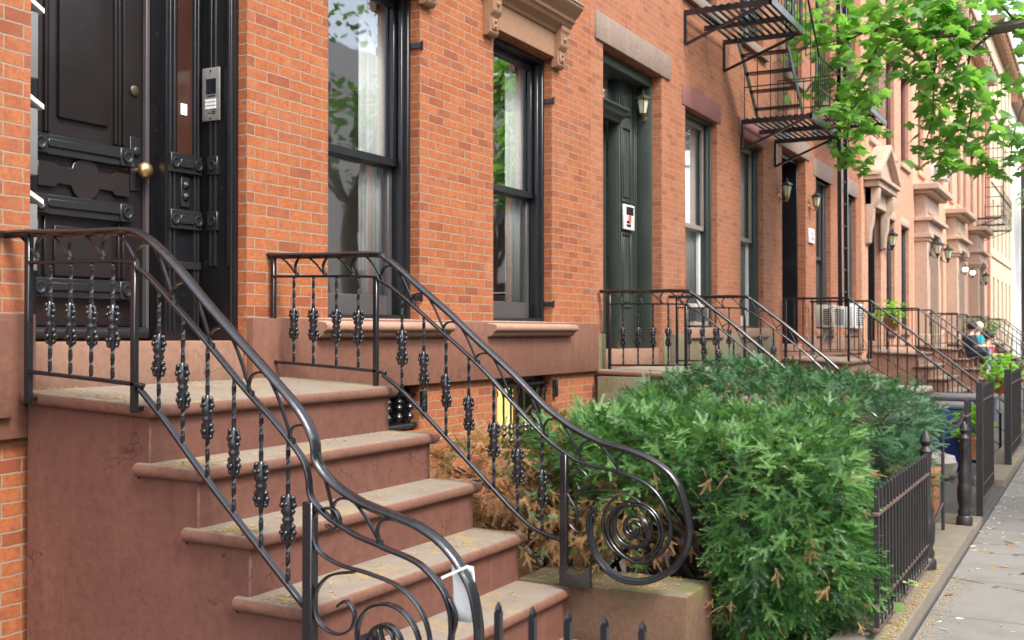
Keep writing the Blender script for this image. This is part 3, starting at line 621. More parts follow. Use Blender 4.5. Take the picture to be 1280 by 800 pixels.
MB().lathe([(.04, 0), (.04, -.006), (.001, -.006)], (10.53, YP2-.046, 2.69), 10, 'y').build('button', 'redled', gi)
kk = MB()
for z in (2.61, 2.645): kk.box(10.45, 10.56, YP2-.05, YP2-.044, z, z+.022)
kk.build('name_slots', 'screen', gi)

# ---- houses 3 and 4
h3 = thing('row_house', 'weathered brick house with open black doorway between two wall lanterns', 'house', 'brick row houses')
dO3 = (15.7, 17.12, 1.2, 4.17); W5, W6 = (17.80, 18.88), (19.95, 21.03)
ops3 = [dO3, (*W5, 1.6, 4.0), (*W6, 1.6, 4.0)]+[(a, b, c, d) for a, b in ((15.9, 16.9), W5, W6) for c, d in ((5.28, 7.3), (8.3, 10.1))]
wall_mb(15.252, 21.55, -.2, ZT, ops3).build('wall', 'brick2', h3); inner(h3, 15.26, 21.55, 0, ZT); roofpart(h3, 15.26, 21.55, ZT)
for a, b in (W5, W6): make_window(h3, a, b, 1.6, 4.0, 'greyframe', 'greyframe'); lintel(h3, a-.15, b+.15, 4.0, 4.28, 'greystone'); plainsill(h3, a-.1, b+.1, 1.6, 'sillstone')
for a, b in ((15.9, 16.9), W5, W6):
    for c, d in ((5.28, 7.3), (8.3, 10.1)): make_window(h3, a, b, c, d, 'greyframe', 'greyframe', curtain=False); plainsill(h3, a-.1, b+.1, c); lintel(h3, a-.12, b+.12, d, d+.24, 'greystone')
lintel(h3, 15.5, 17.32, 4.172, 4.42, 'greystone', .02)
MB().box(17.122, 21.55, D-.03, D+.05, 1.16, 1.5).build('stone_base', 'bstone2', h3, bevel=.008)
def simple_door(house, a, b, z0, z1, mat='blackwood', deep=.3):
    f = MB(); f.box(a+.002, a+.05, D+.12, D+deep+.1, z0, z1-.002); f.box(b-.05, b-.002, D+.12, D+deep+.1, z0, z1-.002); f.box(a+.05, b-.05, D+.12, D+deep+.1, z1-.08, z1-.002)
    o = f.build('door_frame', mat, house, bevel=.004, seg=1)
    d = MB(); d.box(a+.05, b-.05, D+deep, D+deep+.06, z0+.02, z1-.5); d.box(a+.05, b-.05, D+deep-.02, D+deep+.06, z1-.5, z1-.44)
    for zz in ((z0+.15, z0+.9), (z0+1.1, z1-.65)): d.box(a+.2, b-.2, D+deep-.015, D+deep+.001, *zz)
    d.build('door', mat, house, bevel=.004, seg=1)
    MB().box(a+.05, b-.05, D+deep+.02, D+deep+.025, z1-.44, z1-.08).build('transom_pane', 'glass', house)
    MB().box(a+.005, b-.005, D+.02, D+.7, z0-.2, z0).build('threshold', 'bstone2', house, bevel=.01)
simple_door(h3, 15.7, 17.12, 1.37, 4.17, 'blackwood', .5)
h4 = thing('row_house', 'brick house lightened for far glare, with a stone pediment over its black door', 'house', 'brick row houses')
dO4 = (22.2, 23.6, 1.2, 3.95); W7, W8 = (24.25, 25.3), (26.2, 27.3)
ops4 = [dO4, (*W7, 1.6, 3.95), (*W8, 1.6, 3.95)]+[(a, b, c, d) for a, b in ((22.4, 23.4), W7, W8) for c, d in ((5.35, 7.4), (8.3, 10.1))]
wall_mb(21.552, 27.9, -.2, ZT, ops4).build('wall', 'brick3', h4); inner(h4, 21.56, 27.9, 0, ZT); roofpart(h4, 21.56, 27.9, ZT)
for a, b in (W7, W8): make_window(h4, a, b, 1.6, 3.95, 'greyframe', 'greyframe', rail=.4); lintel(h4, a-.1, b+.1, 3.952, 4.12, 'portico'); plainsill(h4, a-.1, b+.1, 1.6, 'sillstone')
for a, b in ((22.4, 23.4), W7, W8):
    for c, d in ((5.35, 7.4), (8.3, 10.1)): make_window(h4, a, b, c, d, 'redstone', 'greyframe', curtain=True); plainsill(h4, a-.1, b+.1, c, 'portico'); lintel(h4, a-.12, b+.12, d, d+.2, 'portico', .05)
simple_door(h4, 22.2, 23.6, 1.37, 3.95)
pd = MB(); X0, X1 = 21.8, 23.9; pj = .34
pd.box(X0+.1, X1-.1, D-.12, D+.0, 3.97, 4.3)
pd.box(X0, X1, D-pj+.06, D, 4.3, 4.42); pd.box(X0-.06, X1+.06, D-pj, D, 4.422, 4.5)
mid = (X0+X1)/2
pd.prism([(X0-.06, 4.502), (X1+.06, 4.502), (mid, 5.1)], D-pj+.13, D)
for sgn in (-1, 1):
    xe = mid+sgn*(X1-X0)/2+sgn*.08
    pd.prism([(xe, 4.503), (xe, 4.60), (mid, 5.22), (mid, 5.11)][::sgn], D-pj, D-.001)
pd.build('pediment', 'portico', h4, bevel=.008, seg=1)
for bx in (X0+.1, X1-.36):
    MB().prism([(D, 3.2), (D-.08, 3.25), (D-.1, 3.5), (D-.14, 3.65), (D-.15, 3.9), (D-.24, 4.05), (D-.26, 4.298), (D, 4.298)], bx, bx+.26, 'x').build('bracket', 'portico', h4, bevel=.01)
# ---- houses 5-7: stucco fronts with columned porches
pal = (('salmon', 'salmon stuccoed house with columned porch and pale round lanterns'), ('salmon2', 'paler pink stuccoed house with two lit globes at its porch'), ('salmon', 'farthest salmon stuccoed house under the rusty fire escape'))
for i, (mt, lab) in enumerate(pal):
    x0 = 27.9+i*6.1; x1 = x0+6.1
    if i == 2: x1 = x0+6.8
    hh = thing('row_house', lab, 'house', 'stuccoed row houses')
    dd = (x0+.75, x0+2.25, 1.2, 3.9); wa, wb = (x0+3.1, x0+4.0), (x0+4.8, x0+5.7)
    ops = [dd, (*wa, 1.6, 4.0), (*wb, 1.6, 4.0)]+[(a, b, c, d) for a, b in ((x0+.9, x0+1.8), wa, wb) for c, d in ((5.5, 7.6), (8.5, 10.2))]
    wall_mb(x0+.002, x1, -.2, ZT, ops).build('wall', mt, hh); inner(hh, x0, x1, 0, ZT); roofpart(hh, x0, x1, ZT, 'portico')
    for a, b in (wa, wb): make_window(hh, a, b, 1.6, 4.0, 'redstone', 'redstone'); lintel(hh, a-.12, b+.12, 4.0, 4.2, mt, .08); plainsill(hh, a-.1, b+.1, 1.6, mt)
    for a, b in ((x0+.9, x0+1.8), wa, wb):
        for c, d in ((5.5, 7.6), (8.5, 10.2)): make_window(hh, a, b, c, d, 'redstone', 'greyframe', curtain=False); plainsill(hh, a-.1, b+.1, c, mt); lintel(hh, a-.12, b+.12, d, d+.2, mt, .08)
    simple_door(hh, x0+.75, x0+2.25, 1.37, 3.9, 'brownwood')
    for bx in (x0+.28, x0+2.32):
        p = MB(); p.box(bx, bx+.42, D-.3, D, 1.2, 3.72); p.box(bx-.03, bx+.45, D-.34, D, 1.2, 1.5); p.box(bx-.03, bx+.45, D-.34, D, 3.722, 3.80); p.box(bx-.06, bx+.48, D-.38, D, 3.802, 3.93)
        p.build('pilaster', 'portico', hh, bevel=.012, seg=1)
    e = MB(); e.box(x0+.24, x0+2.8, D-.34, D, 3.932, 4.2); e.box(x0+.16, x0+2.88, D-.46, D, 4.202, 4.3); e.box(x0+.34, x0+2.7, D-.26, D, 4.302, 4.86)
    e.box(x0+.6, x0+2.44, D-.28, D-.2, 4.42, 4.74); e.box(x0+.2, x0+2.84, D-.44, D, 4.862, 4.94); e.box(x0+.08, x0+2.96, D-.58, D, 4.942, 5.08)
    e.build('entablature', 'portico', hh, bevel=.012, seg=1)
# ---- far end of the row
XE = 27.9+6.1*2+6.8
hb = thing('row_house', 'narrow dark red brick house edge between salmon fronts and cream block', 'house')
wall_mb(XE+.002, XE+1.6, -.2, 12.5, []).build('wall', 'brick_dark', hb)
hc = thing('apartment_building', 'cream stuccoed apartment block with rows of narrow windows at the far end', 'building')
xc0, xc1 = XE+1.602, XE+13.2
opsC = [(xc0+1+k*2.2, xc0+1.9+k*2.2, c, c+2) for k in range(5) for c in (1.8, 5.0, 8.0, 11.0)]
wall_mb(xc0, xc1, -.2, 14.2, opsC).build('wall', 'cream', hc); inner(hc, xc0, xc1, 0, 14.2); roofpart(hc, xc0, xc1, 14.2)
for a, b, c, d in opsC: make_window(hc, a, b, c, d, 'tanframe', 'greyframe', curtain=False)
for z in (4.6, 7.6, 10.6): MB().box(xc0+.3, xc1-.3, D-.06, D-.001, z, z+.14).build('string_course', 'cream', hc)
hw = thing('apartment_building', 'white rendered building beyond the cream block', 'building')
wall_mb(xc1+.01, xc1+7.2, -.2, 13.4, []).build('wall', 'whitewall', hw); roofpart(hw, xc1+.02, xc1+7.2, 13.4)
hz = thing('apartment_building', 'last pink building at the end of the street past the white one', 'building')
opsZ = [(xc1+9+k*3, xc1+10.2+k*3, c, c+2) for k in range(9) for c in (1.8, 5.0, 8.0)]
wall_mb(xc1+7.22, xc1+40, -.2, 11, opsZ).build('wall', 'salmon2', hz); inner(hz, xc1+7.3, xc1+40, 0, 11); roofpart(hz, xc1+7.3, xc1+40, 11)
for a, b, c, d in opsZ: make_window(hz, a, b, c, d, 'redstone', 'greyframe', curtain=False)
MB().box(xc1+7.24, xc1+7.5, D-.35, D-.001, 0, 10.4).build('drain_pipe', 'ironold', hz)

# ------------------------------------------------------------------ stoops
def stoop_mb(xl, xr, zl, yl, n, rise=.23, run=.25, ground=.02):
    return [(zl-rise*k, yl-run*k) for k in range(n)]
def make_stoop(label, xl, xr, z0, y0, n, group='stoops along the row', detail=True, mside='bside', mtread='tread', pitch=.05):
    t = thing('stoop', label, 'stoop', group)
    st = stoop_mb(xl, xr, z0, y0, n); body = MB()
    prof = [(D-.05, -.1)]
    for k in range(n-1, -1, -1):
        z, y = st[k]; zb = st[k+1][0]-.05 if k+1 < n else -.1
        prof += [(y+.035, zb), (y+.035, z-.05)]
    prof.append((D-.05, z0-.05+pitch*(D-.05-y0)))
    body.prism(prof[::-1], xl+.035, xr-.035, 'x')
    b = body.build('stoop_body', mside, t, bevel=.006, seg=1)
    for k, (z, y) in enumerate(st):
        yb = D-.047 if k == 0 else st[k-1][1]+.09
        mb = MB(); th = .055; nn = 7
        # bullnosed slab: rounded rim swept round front and both ends
        rim = [(r, h) for r, h in [(-.026, 0), (-.012, -.003), (-.003, -.012), (0, -.026), (-.003, -.040), (-.012, -.050), (-.026, -.054), (-.040, -.056), (-.040, -.074)]]
        def ring(o, h):
            return [(xl-o*0+(-o), yb, h), (xl-o, y-o, h), (xr+o, y-o, h), (xr+o, yb, h)]
        vs = []
        for r, h in rim: vs += ring(r, z+h)
        if k == 0: vs = [(a, b_, c+(b_-y)*pitch) for a, b_, c in vs]
        else: vs = [(a, b_, c+(b_-y)*.012) for a, b_, c in vs]
        fs = [(i*4+j, i*4+j+1, (i+1)*4+j+1, (i+1)*4+j) for i in range(len(rim)-1) for j in range(3)]
        fs += [(0, 3, 2, 1), tuple((len(rim)-1)*4+j for j in range(4)), tuple([i*4 for i in range(len(rim))]), tuple([i*4+3 for i in range(len(rim))][::-1])]
        mb.add(vs, fs, True); mb.build('tread', mtread, t, sharp=50)
    return t
s1 = make_stoop('worn brownstone stoop with curled railings in front of the dark door', 3.135, 4.84, 1.27, 3.22, 5)
# wing block and bottom step of the near stoop
MB().box(4.79, 5.16, 1.65, 2.5, 0, .367).build('wing_block', 'pedestal', s1, bevel=.01)
MB().box(2.9, 4.786, 1.55, 2.6, 0, .115).build('tread', 'tread', s1, bevel=.012)
s2 = make_stoop('brownstone stoop in front of the green door, behind the hedges', 9.1, 11.15, 1.19, 3.08, 5, pitch=.035, mside='bstone2')
MB().box(9.06, 9.098, D-.5, D-.06, -.1, 1.16).build('pier', 'mossstone', s2, bevel=.004)
STX = [(15.45, 17.4), (21.95, 23.95), (28.2, 30.6), (34.3, 36.7), (40.4, 42.8)]
SLAB = ['brownstone stoop with plain straight railings below the two wall lanterns', 'brownstone stoop under the stone pediment', 'pink stone stoop with people sitting on it', 'distant stoop below the two lit globes', 'farthest stoop, below the rusty fire escape']
for (a, b), lb in zip(STX, SLAB): make_stoop(lb, a, b, 1.15, 3.05, 7 if False else 5, detail=False, mside='bstone2')

# ------------------------------------------------------------------ ornate iron railings
HAND = [(-.022, .004), (-.026, -.002), (-.025, -.008), (-.018, -.012), (-.010, -.011), (-.008, -.019), (0, -.023), (.008, -.019), (.010, -.011), (.018, -.012), (.025, -.008), (.026, -.002), (.022, .004), (.012, .009), (-.012, .009)]
def flat(w, t): return [(-w/2, -t/2), (w/2, -t/2), (w/2, t/2), (-w/2, t/2)]
def polyz(P, y):
    for (a, za), (b, zb) in zip(P[:-1], P[1:]):
        if min(a, b)-1e-6 <= y <= max(a, b)+1e-6 and abs(a-b) > 1e-6: return za+(zb-za)*(y-a)/(b-a)
    return P[-1][1]
def casting_mesh():
    """cast-iron collar of curled leaves round a baluster, centred on z=0, 0.19 tall"""
    m = MB()
    m.lathe([(.008, -.095), (.012, -.085), (.014, -.06), (.022, -.035), (.018, -.02), (.023, -.012), (.023, -.004), (.018, .004), (.022, .012), (.024, .03), (.018, .055), (.014, .075), (.008, .085)], (0, 0, 0), 10)
    for s_ in (-1, 1):
        for (y, z, r) in ((.020, .072, .0105), (.026, .045, .012), (.020, .022, .011), (.021, -.034, .012), (.026, -.055, .012), (.019, -.078, .010)):
            m.ball((0, s_*y, z), r, 8, (1.1, 1, 1))
        pts = [(0, s_*.012, .02), (0, s_*.027, .05), (0, s_*.024, .075), (0, s_*.014, .07)]
        m.tube(crom(pts, 3), .006, 5)
        pts = [(0, s_*.012, -.02), (0, s_*.027, -.05), (0, s_*.024, -.08), (0, s_*.014, -.076)]
        m.tube(crom(pts, 3), .006, 5)
        m.ball((s_*.018, 0, .05), .011, 6); m.ball((s_*.018, 0, -.055), .011, 6)
    o = m.build('collar', 'iron', None, sharp=60); COL.objects.unlink(o); me = o.data; bpy.data.objects.remove(o); return me
CAST = casting_mesh()
def ornate_railing(label, X, T, Lo, B, posts, bals, scrolls, group, newel=None, foot=None, mat='iron', skip=()):
    t = thing('stair_railing', label, 'railing', group)
    Ts = [tuple(p) for p in crom(T, 5)]; Ls = [tuple(p) for p in crom(Lo, 5)]; Bs = [tuple(p) for p in crom(B, 3)]
    MB().sweep_yz(Ts, X, HAND).build('handrail', mat, t, sharp=35)
    MB().sweep_yz(Ls, X, flat(.03, .013), False).build('middle_rail', mat, t, bevel=.003, seg=1)
    MB().sweep_yz(Bs, X, flat(.026, .016), False).build('bottom_rail', mat, t, bevel=.003, seg=1)
    for y, z0, z1, r in posts:
        p = MB(); p.box(X-r, X+r, y-r, y+r, z0, z1); p.build('post', mat, t, bevel=.004, seg=1)
    for y in bals:
        zt, zb = polyz(Ls, y), polyz(Bs, y)
        m = MB(); n = 26; vs = []; r = .0085
        for i in range(n+1):   # twisted square bar
            a = i*.5; z = zb+(zt-zb)*i/n
            for k in range(4): vs.append((X+r*math.cos(a+k*PI/2), y+r*math.sin(a+k*PI/2), z))
        m.add(vs, [(i*4+k, i*4+(k+1) % 4, i*4+4+(k+1) % 4, i*4+4+k) for i in range(n) for k in range(4)])
        bo = m.build('baluster', mat, t)
        c = bpy.data.objects.new('collar', CAST); COL.objects.link(c); c.parent = bo; c.location = (X, y, zb+(zt-zb)*.46)
        c.rotation_euler = (random.uniform(-.04, .04), random.uniform(-.04, .04), random.uniform(-.25, .25)); c.scale = (.9, random.uniform(.82, .95), random.uniform(.92, 1.04))
    # scroll bars between handrail and middle rail
    f = MB(); y = T[0][0]-.10; yend = posts[-1][0]+.02 if not newel else newel
    while y > yend+.14:
        z1 = polyz(Ts, y)-.014; y2 = y-.11; z2 = polyz(Ls, y2)+.006
        f.sweep_yz([tuple(p) for p in crom([(y, z1), (y-.045, z1-(z1-z2)*.32), (y-.085, z1-(z1-z2)*.72), (y2, z2)], 4)], X, flat(.012, .007), False)
        za = polyz(Ls, y2-.012)+.006; yb = y2-.065; zt = polyz(Ts, yb)-.014; hh = zt-za
        f.sweep_yz([tuple(p) for p in crom([(y2-.006, za), (y2+.012, za+hh*.45), (y2-.004, za+hh*.85), (y2-.035, za+hh*1.0), (yb, zt-.002)], 4)], X, flat(.014, .008), False)
        f.ball((X, y2, z2+.004), .014, 6)
        y -= .185
    f.build('scrollwork', mat, t)
    s = MB()
    for pts, w, th in scrolls: s.sweep_yz([tuple(p) for p in crom(pts, 4)], X, flat(w, th), False)
    s.build('scroll', mat, t, bevel=.003, seg=1)
    return t
def spiral(cy, cz, r0, r1, a0, turns, n=40, sy=1):
    return [(cy+sy*(r0+(r1-r0)*(i/n)**.9)*math.cos(a0+2*PI*turns*i/n), cz+(r0+(r1-r0)*(i/n)**.9)*math.sin(a0+2*PI*turns*i/n)) for i in range(n+1)]
T1 = [(4.14, 1.97), (3.98, 1.97), (3.68, 1.96), (3.41, 1.955), (3.32, 1.93), (3.24, 1.88), (3.13, 1.79), (2.99, 1.66), (2.83, 1.52), (2.68, 1.39), (2.55, 1.27), (2.485, 1.17), (2.47, 1.09), (2.4, 1.02), (2.3, .97), (2.22, .945), (2.12, .92), (2.05, .9), (1.97, .86), (1.91, .81), (1.87, .76), (1.84, .71), (1.82, .64), (1.81, .54), (1.83, .44), (1.90, .36), (2.0, .33), (2.12, .34), (2.23, .40), (2.28, .50)]
L1 = [(3.98, 1.84), (3.43, 1.83), (3.35, 1.8), (3.28, 1.755), (3.16, 1.655), (3.03, 1.545), (2.9, 1.425), (2.79, 1.325), (2.68, 1.235), (2.55, 1.11), (2.515, 1.04), (2.50, .96), (2.43, .9), (2.37, .87), (2.3, .84), (2.22, .82), (2.17, .805), (2.09, .785), (2.03, .76), (1.97, .71), (1.94, .67), (1.92, .61), (1.92, .53), (1.95, .46), (2.02, .41), (2.11, .41), (2.18, .46), (2.21, .53)]
B1 = [(3.98, 1.385), (3.37, 1.345), (3.34, 1.325), (3.25, 1.245), (3.2, 1.20), (3.01, 1.01), (2.75, .77), (2.53, .57)]
# inner scrolls of the near newel, seen between the posts
sc1 = [([(2.50, .87), (2.46, .92), (2.40, .925), (2.375, .885), (2.40, .855), (2.435, .87)], .022, .009),
       ([(2.49, .86), (2.47, .78), (2.38, .735), (2.25, .715), (2.12, .68), (2.03, .60), (2.0, .48), (2.05, .40)], .024, .009),
       ([(2.31, .715), (2.42, .69), (2.48, .62), (2.47, .53), (2.40, .49), (2.33, .51), (2.31, .57), (2.345, .61), (2.385, .585)], .022, .009),
       (spiral(2.19, .49, .155, .03, PI*1.15, -1.75, 44), .026, .010), (spiral(2.19, .49, .06, .02, 0, 1.2, 20), .022, .010),
       ([(1.93, .67), (1.90, .60), (1.935, .50), (2.0, .42)], .02, .009)]
kx = 3.10/3.2      # the left railing is fixed to the outside of the stoop, clear of the tread ends
def side(P): return [(a*kx, H+(b-H)*kx) for a, b in P]
ornate_railing('black iron railing with scrolled newel on the left side of the near stoop', 3.10, side(T1), side(L1), side(B1),
    [(3.98*kx, 1.262, 1.95, .014), (3.37*kx, 1.242, 1.82, .013), (2.505*kx, .116, .965, .021)], [y*kx for y in (3.85, 3.73, 3.61, 3.49, 3.24, 3.115, 2.99, 2.86, 2.73, 2.605)],
    [(side(a), w_, th) for a, w_, th in sc1], 'ornate stoop railings', newel=1.96)
T2 = [(4.02, 1.985), (3.98, 1.97), (3.66, 1.96), (3.31, 1.955), (3.23, 1.925), (3.15, 1.87), (3.06, 1.80), (2.87, 1.655), (2.69, 1.505), (2.51, 1.36), (2.34, 1.21), (2.24, 1.14), (2.17, 1.10), (2.05, 1.05), (1.9, 1.015), (1.78, .97), (1.69, .9), (1.64, .79), (1.62, .65), (1.67, .52), (1.78, .44), (1.9, .415), (2.01, .45), (2.09, .55), (2.11, .68), (2.08, .74)]
L2 = [(3.97, 1.85), (3.35, 1.835), (3.27, 1.81), (3.15, 1.74), (2.96, 1.595), (2.69, 1.385), (2.51, 1.215), (2.34, 1.06), (2.23, .985), (2.13, .94), (1.93, .905), (1.8, .85), (1.73, .76), (1.71, .67), (1.74, .58), (1.84, .51), (1.93, .53), (2.0, .60), (2.01, .68), (1.97, .75), (1.90, .77)]
B2 = [(3.97, 1.39), (3.3, 1.35), (3.25, 1.325), (3.15, 1.26), (2.96, 1.10), (2.69, .86), (2.47, .67), (2.36, .605), (2.24, .575)]
sc2 = [([(2.22, .90), (2.17, .92), (2.12, .89), (2.11, .84), (2.15, .82), (2.17, .85)], .02, .008),
       ([(2.21, .66), (2.16, .62), (2.10, .64), (2.08, .70), (2.12, .73), (2.15, .70)], .02, .008), ([(2.22, .80), (2.17, .72), (2.17, .65)], .02, .008),
       ([(2.21, .78), (2.08, .82), (1.93, .815), (1.83, .76), (1.80, .67), (1.83, .58)], .02, .008),
       (spiral(1.885, .66, .165, .02, PI*.35, -2.6, 60), .026, .011), (spiral(1.885, .66, .15, .018, PI*1.35, -2.2, 56), .024, .010), (spiral(1.885, .66, .05, .012, 0, -1.5, 24), .024, .012)]
ornate_railing('black iron railing with scrolled newel on the right of the near stoop, by hedge', 4.75, T2, L2, B2,
    [(3.97, 1.28, 1.97, .013), (3.30, 1.255, 1.84, .013), (2.235, .37, .98, .017)], [3.83, 3.70, 3.55, 3.41, 3.14, 3.01, 2.88, 2.75, 2.61, 2.48, 2.35], sc2, 'ornate stoop railings', newel=1.9)
MB().prism([(2.255, .368), (2.255, .455), (2.20, .43), (2.14, .43), (2.10, .47), (2.10, .368)], 4.735, 4.765, 'x').build('foot_plate', 'ironold', [o for o in bpy.data.objects if o.name.startswith('stair_railing')][-1], bevel=.003)
t_ = [o for o in bpy.data.objects if o.name == 'stair_railing'][0]
MB().tube(crom([(3.10, 3.985, 1.955), (3.05, 3.987, 1.953), (2.92, 3.99, 1.95)], 4), .012, 6).build('wall_bar', 'iron', t_)
for y, z in ((3.98*kx, 1.27), (3.37*kx, 1.25)): MB().box(3.112, 3.15, y-.011, y+.011, z, z+.016).build('lug', 'iron', t_)
# second house: the same pair, slightly lower
def sh(P, dy, dz): return [(a+dy, b+dz) for a, b in P]
dz, dy = -.045, -.12
for X, lb in ((9.22, 'black iron railing with collared balusters left of the green door'), (11.0, 'black iron railing with collared balusters right of the green door')):
    T = [(3.98, 1.92)]+sh([p for p in T2 if p[0] < 3.9], dy, dz); Lx = [(3.9, 1.80)]+sh([p for p in L2 if p[0] < 3.9], dy, dz); Bx = [(3.9, 1.255)]+sh([(3.3, 1.31)]+[p for p in B2 if p[0] < 3.29], dy, dz)
    ornate_railing(lb, X, T, Lx, Bx, [(3.89, 1.19, 1.90, .013), (3.18, 1.17, 1.79, .013), (2.115, .2, .93, .017)], [3.76, 3.62, 3.48, 3.34, 3.02, 2.89, 2.76, 2.63, 2.49, 2.36, 2.23],
        [(sh(a, dy, dz), w, th) for a, w, th in sc2], 'ornate stoop railings', newel=2.1)
# plain railings further along
def plain_railing(label, X, zl, z_top, yw, yl, ye, ze, grp='plain straight stoop railings', curls=False):
    t = thing('stair_railing', label, 'railing', grp)
    TT = [(yw, z_top), (yl, z_top), (ye, ze)]; dB = z_top-zl-.13
    MB().sweep_yz(TT, X, HAND, False).build('handrail', 'iron', t)
    BB = [(yw, z_top-dB), (yl, z_top-dB), (ye, ze-dB*.55)]
    MB().sweep_yz(BB, X, flat(.024, .012), False).build('bottom_rail', 'iron', t)
    p = MB()
    for y, z0, z1 in ((yl, zl-.05, z_top), (ye+.02, .05, ze+.02), (yw-.04, zl-.02, z_top)): MB().box(X-.015, X+.015, y-.015, y+.015, z0, z1).build('post', 'iron', t)
    y = yw-.16; k = 0
    while y > ye+.06:
        if abs(y-yl) > .05:
            MB().tube([(X, y, polyz(BB, y)), (X, y, polyz(TT, y)-.01)], .0085, 4).build('baluster', 'iron', t)
            if curls and k % 3 == 1:
                c = MB(); zc = (polyz(BB, y)+polyz(TT, y))/2
                c.sweep_yz(spiral(y-.05, zc+.2, .05, .008, 0, 1.3, 18), X, flat(.012, .006), False); c.sweep_yz(spiral(y-.05, zc-.2, .05, .008, PI, 1.3, 18), X, flat(.012, .006), False)
                c.sweep_yz([(y, zc+.2), (y-.02, zc), (y-.1, zc-.2)], X, flat(.012, .006), False); c.build('scroll', 'iron', t)
        y -= .125; k += 1
    return t
PL = [(15.6, 'left straight railing of the stoop between the wall lanterns', True), (17.25, 'right straight railing of the stoop between the wall lanterns', False),
      (22.1, 'near railing of the stoop under the stone pediment', False), (23.85, 'far railing of the stoop under the stone pediment', False),
      (28.35, 'near railing of the stoop where people sit', True), (30.45, 'far railing of the stoop where people sit', False),
      (34.45, 'near railing of the stoop by the two lit globes', False), (36.55, 'far railing of the stoop by the two lit globes', True),
      (40.55, 'near railing of the farthest stoop', False), (42.6, 'far railing of the farthest stoop', False)]
for X, lb, c in PL: plain_railing(lb, X, 1.15, 2.02 if X < 18 else 2.0, 3.97, 3.07, 1.16 if X < 18 else 1.25, .50, curls=c)

# ------------------------------------------------------------------ fences and gates
def picket_panel(t, x0, x1, Y, zb, zt, sp=.105, horizontal='x', low=True, mat='ironold'):
    g = (lambda a: (a, Y)) if horizontal == 'x' else (lambda a: (Y, a))
    r = MB()
    for z, w in ((zt-.13, .03), (zb+.16, .022), (zb+.045, .03)):
        a, b = g(x0), g(x1); MB().bar((a[0], a[1], z), (b[0], b[1], z), w, .016).build('rail', 'rustrail', t, bevel=.002, seg=1)
    n = int(round((x1-x0)/sp)); o0 = None
    for i in range(n):
        a = x0+(i+.5)*(x1-x0)/n; q = g(a)
        if o0 is None:
            m = MB(); m.box(-.011, .011, -.011, .011, zb+.03, zt-.025); m.lathe([(.012, zt-.028), (.014, zt-.02), (.012, zt-.012), (.001, zt+.002)], (0, 0, 0), 6)
            o0 = m.build('picket', mat, t, bevel=0); o0.location = (q[0], q[1], 0)
        else:
            o = o0.copy(); COL.objects.link(o); o.parent = t; o.location = (q[0], q[1], 0)
    if low:
        c = MB()
        for i in range(n):
            a = x0+(i+1)*(x1-x0)/n; q = g(a); z = zb+.105; pts = [(math.cos(k*PI/5)*.038, math.sin(k*PI/5)*.05) for k in range(11)]
            c.tube([(q[0]+(p[0] if horizontal == 'x' else 0), q[1]+(p[0] if horizontal != 'x' else 0), z+p[1]) for p in pts], .007, 4, False)
        c.build('ring_frieze', mat, t)
def newel(t, x, y, zb, zt, mat='ironold'):
    h = zt-zb
    MB().lathe([(.06, 0), (.06, .05), (.045, .07), (.05, .1), (.038, .13), (.05, .17), (.055, .26), (.05, .30), (.042, .32), (.05, .36), (.03, .42), (.026, .5), (.03, h-.2), (.036, h-.17), (.03, h-.14), (.04, h-.1), (.02, h-.07), (.038, h-.04), (.03, h-.01), (.004, h+.03)], (x, y, zb), 12).build('newel_post', mat, t)
fA = thing('iron_fence', 'black spiked iron fence with rusty rails in front of the hedge', 'fence', 'areaway fences')
picket_panel(fA, 5.45, 7.2, .955, .10, .82, .098)
newel(fA, 7.27, .97, .1, .92)
pk = [o for o in fA.children if o.name.startswith('picket')][0]
for x, y in ((5.3, 1.69), (5.3, 1.55)):
    o = pk.copy(); COL.objects.link(o); o.parent = fA; o.location = (x, y, 0)
fB = thing('iron_fence', 'tall cast newel with short fence panel beside the terracotta planter', 'fence', 'areaway fences')
newel(fB, 9.2, .95, .08, .84); picket_panel(fB, 9.26, 9.66, .95, .09, 1.03, .1)
fC = thing('iron_gate', 'taller black iron gate with flat rail standing past the cast newel', 'gate', 'areaway gates')
picket_panel(fC, 10.1, 11.35, .92, .09, 1.10, .11); p = MB(); p.box(10.04, 10.09, .895, .945, .0, 1.13); p.build('post', 'ironold', fC)
fD = thing('iron_fence', 'iron fence with heavy square post beyond the blue bin', 'fence', 'areaway fences')
picket_panel(fD, 13.45, 15.4, .93, .12, 1.1, .12); p = MB(); p.box(13.36, 13.43, .9, .97, .1, 1.14); p.build('post', 'ironold', fD)
fE = thing('iron_fence', 'far iron fence before the stoop under the pediment', 'fence', 'areaway fences')
picket_panel(fE, 18.3, 21.4, .93, .12, 1.1, .12); p = MB(); p.box(18.2, 18.27, .9, .97, .1, 1.14); p.build('post', 'ironold', fE)
fF = thing('iron_fence', 'farthest iron fence, past the pediment house', 'fence', 'areaway fences')
picket_panel(fF, 24.6, 27.7, .93, .12, 1.1, .14)
gt = thing('iron_gate', 'low spiked gate leaf standing open at the foot of the near stoop', 'gate', 'areaway gates')
picket_panel(gt, .93, 1.42, 2.52, .05, .86, .1, 'y', False, 'iron')
for o in gt.children:
    if o.name.startswith('picket'): o.scale = (.78, .78, 1)
rod = thing('gate_bar', 'thin upright bar with a hooked strap by the terracotta planter', 'gate bar')
m = MB(); m.tube([(8.75, 1.05, .1), (8.75, 1.05, .95)], .012, 6); m.tube(crom([(8.75, 1.05, .92), (8.95, 1.0, .84), (9.1, .97, .86), (9.18, .96, .95)], 4), .012, 5); m.tube([(8.75, 1.05, .3), (8.4, 1.1, .12)], .01, 5)
m.build('bar', 'ironold', rod)
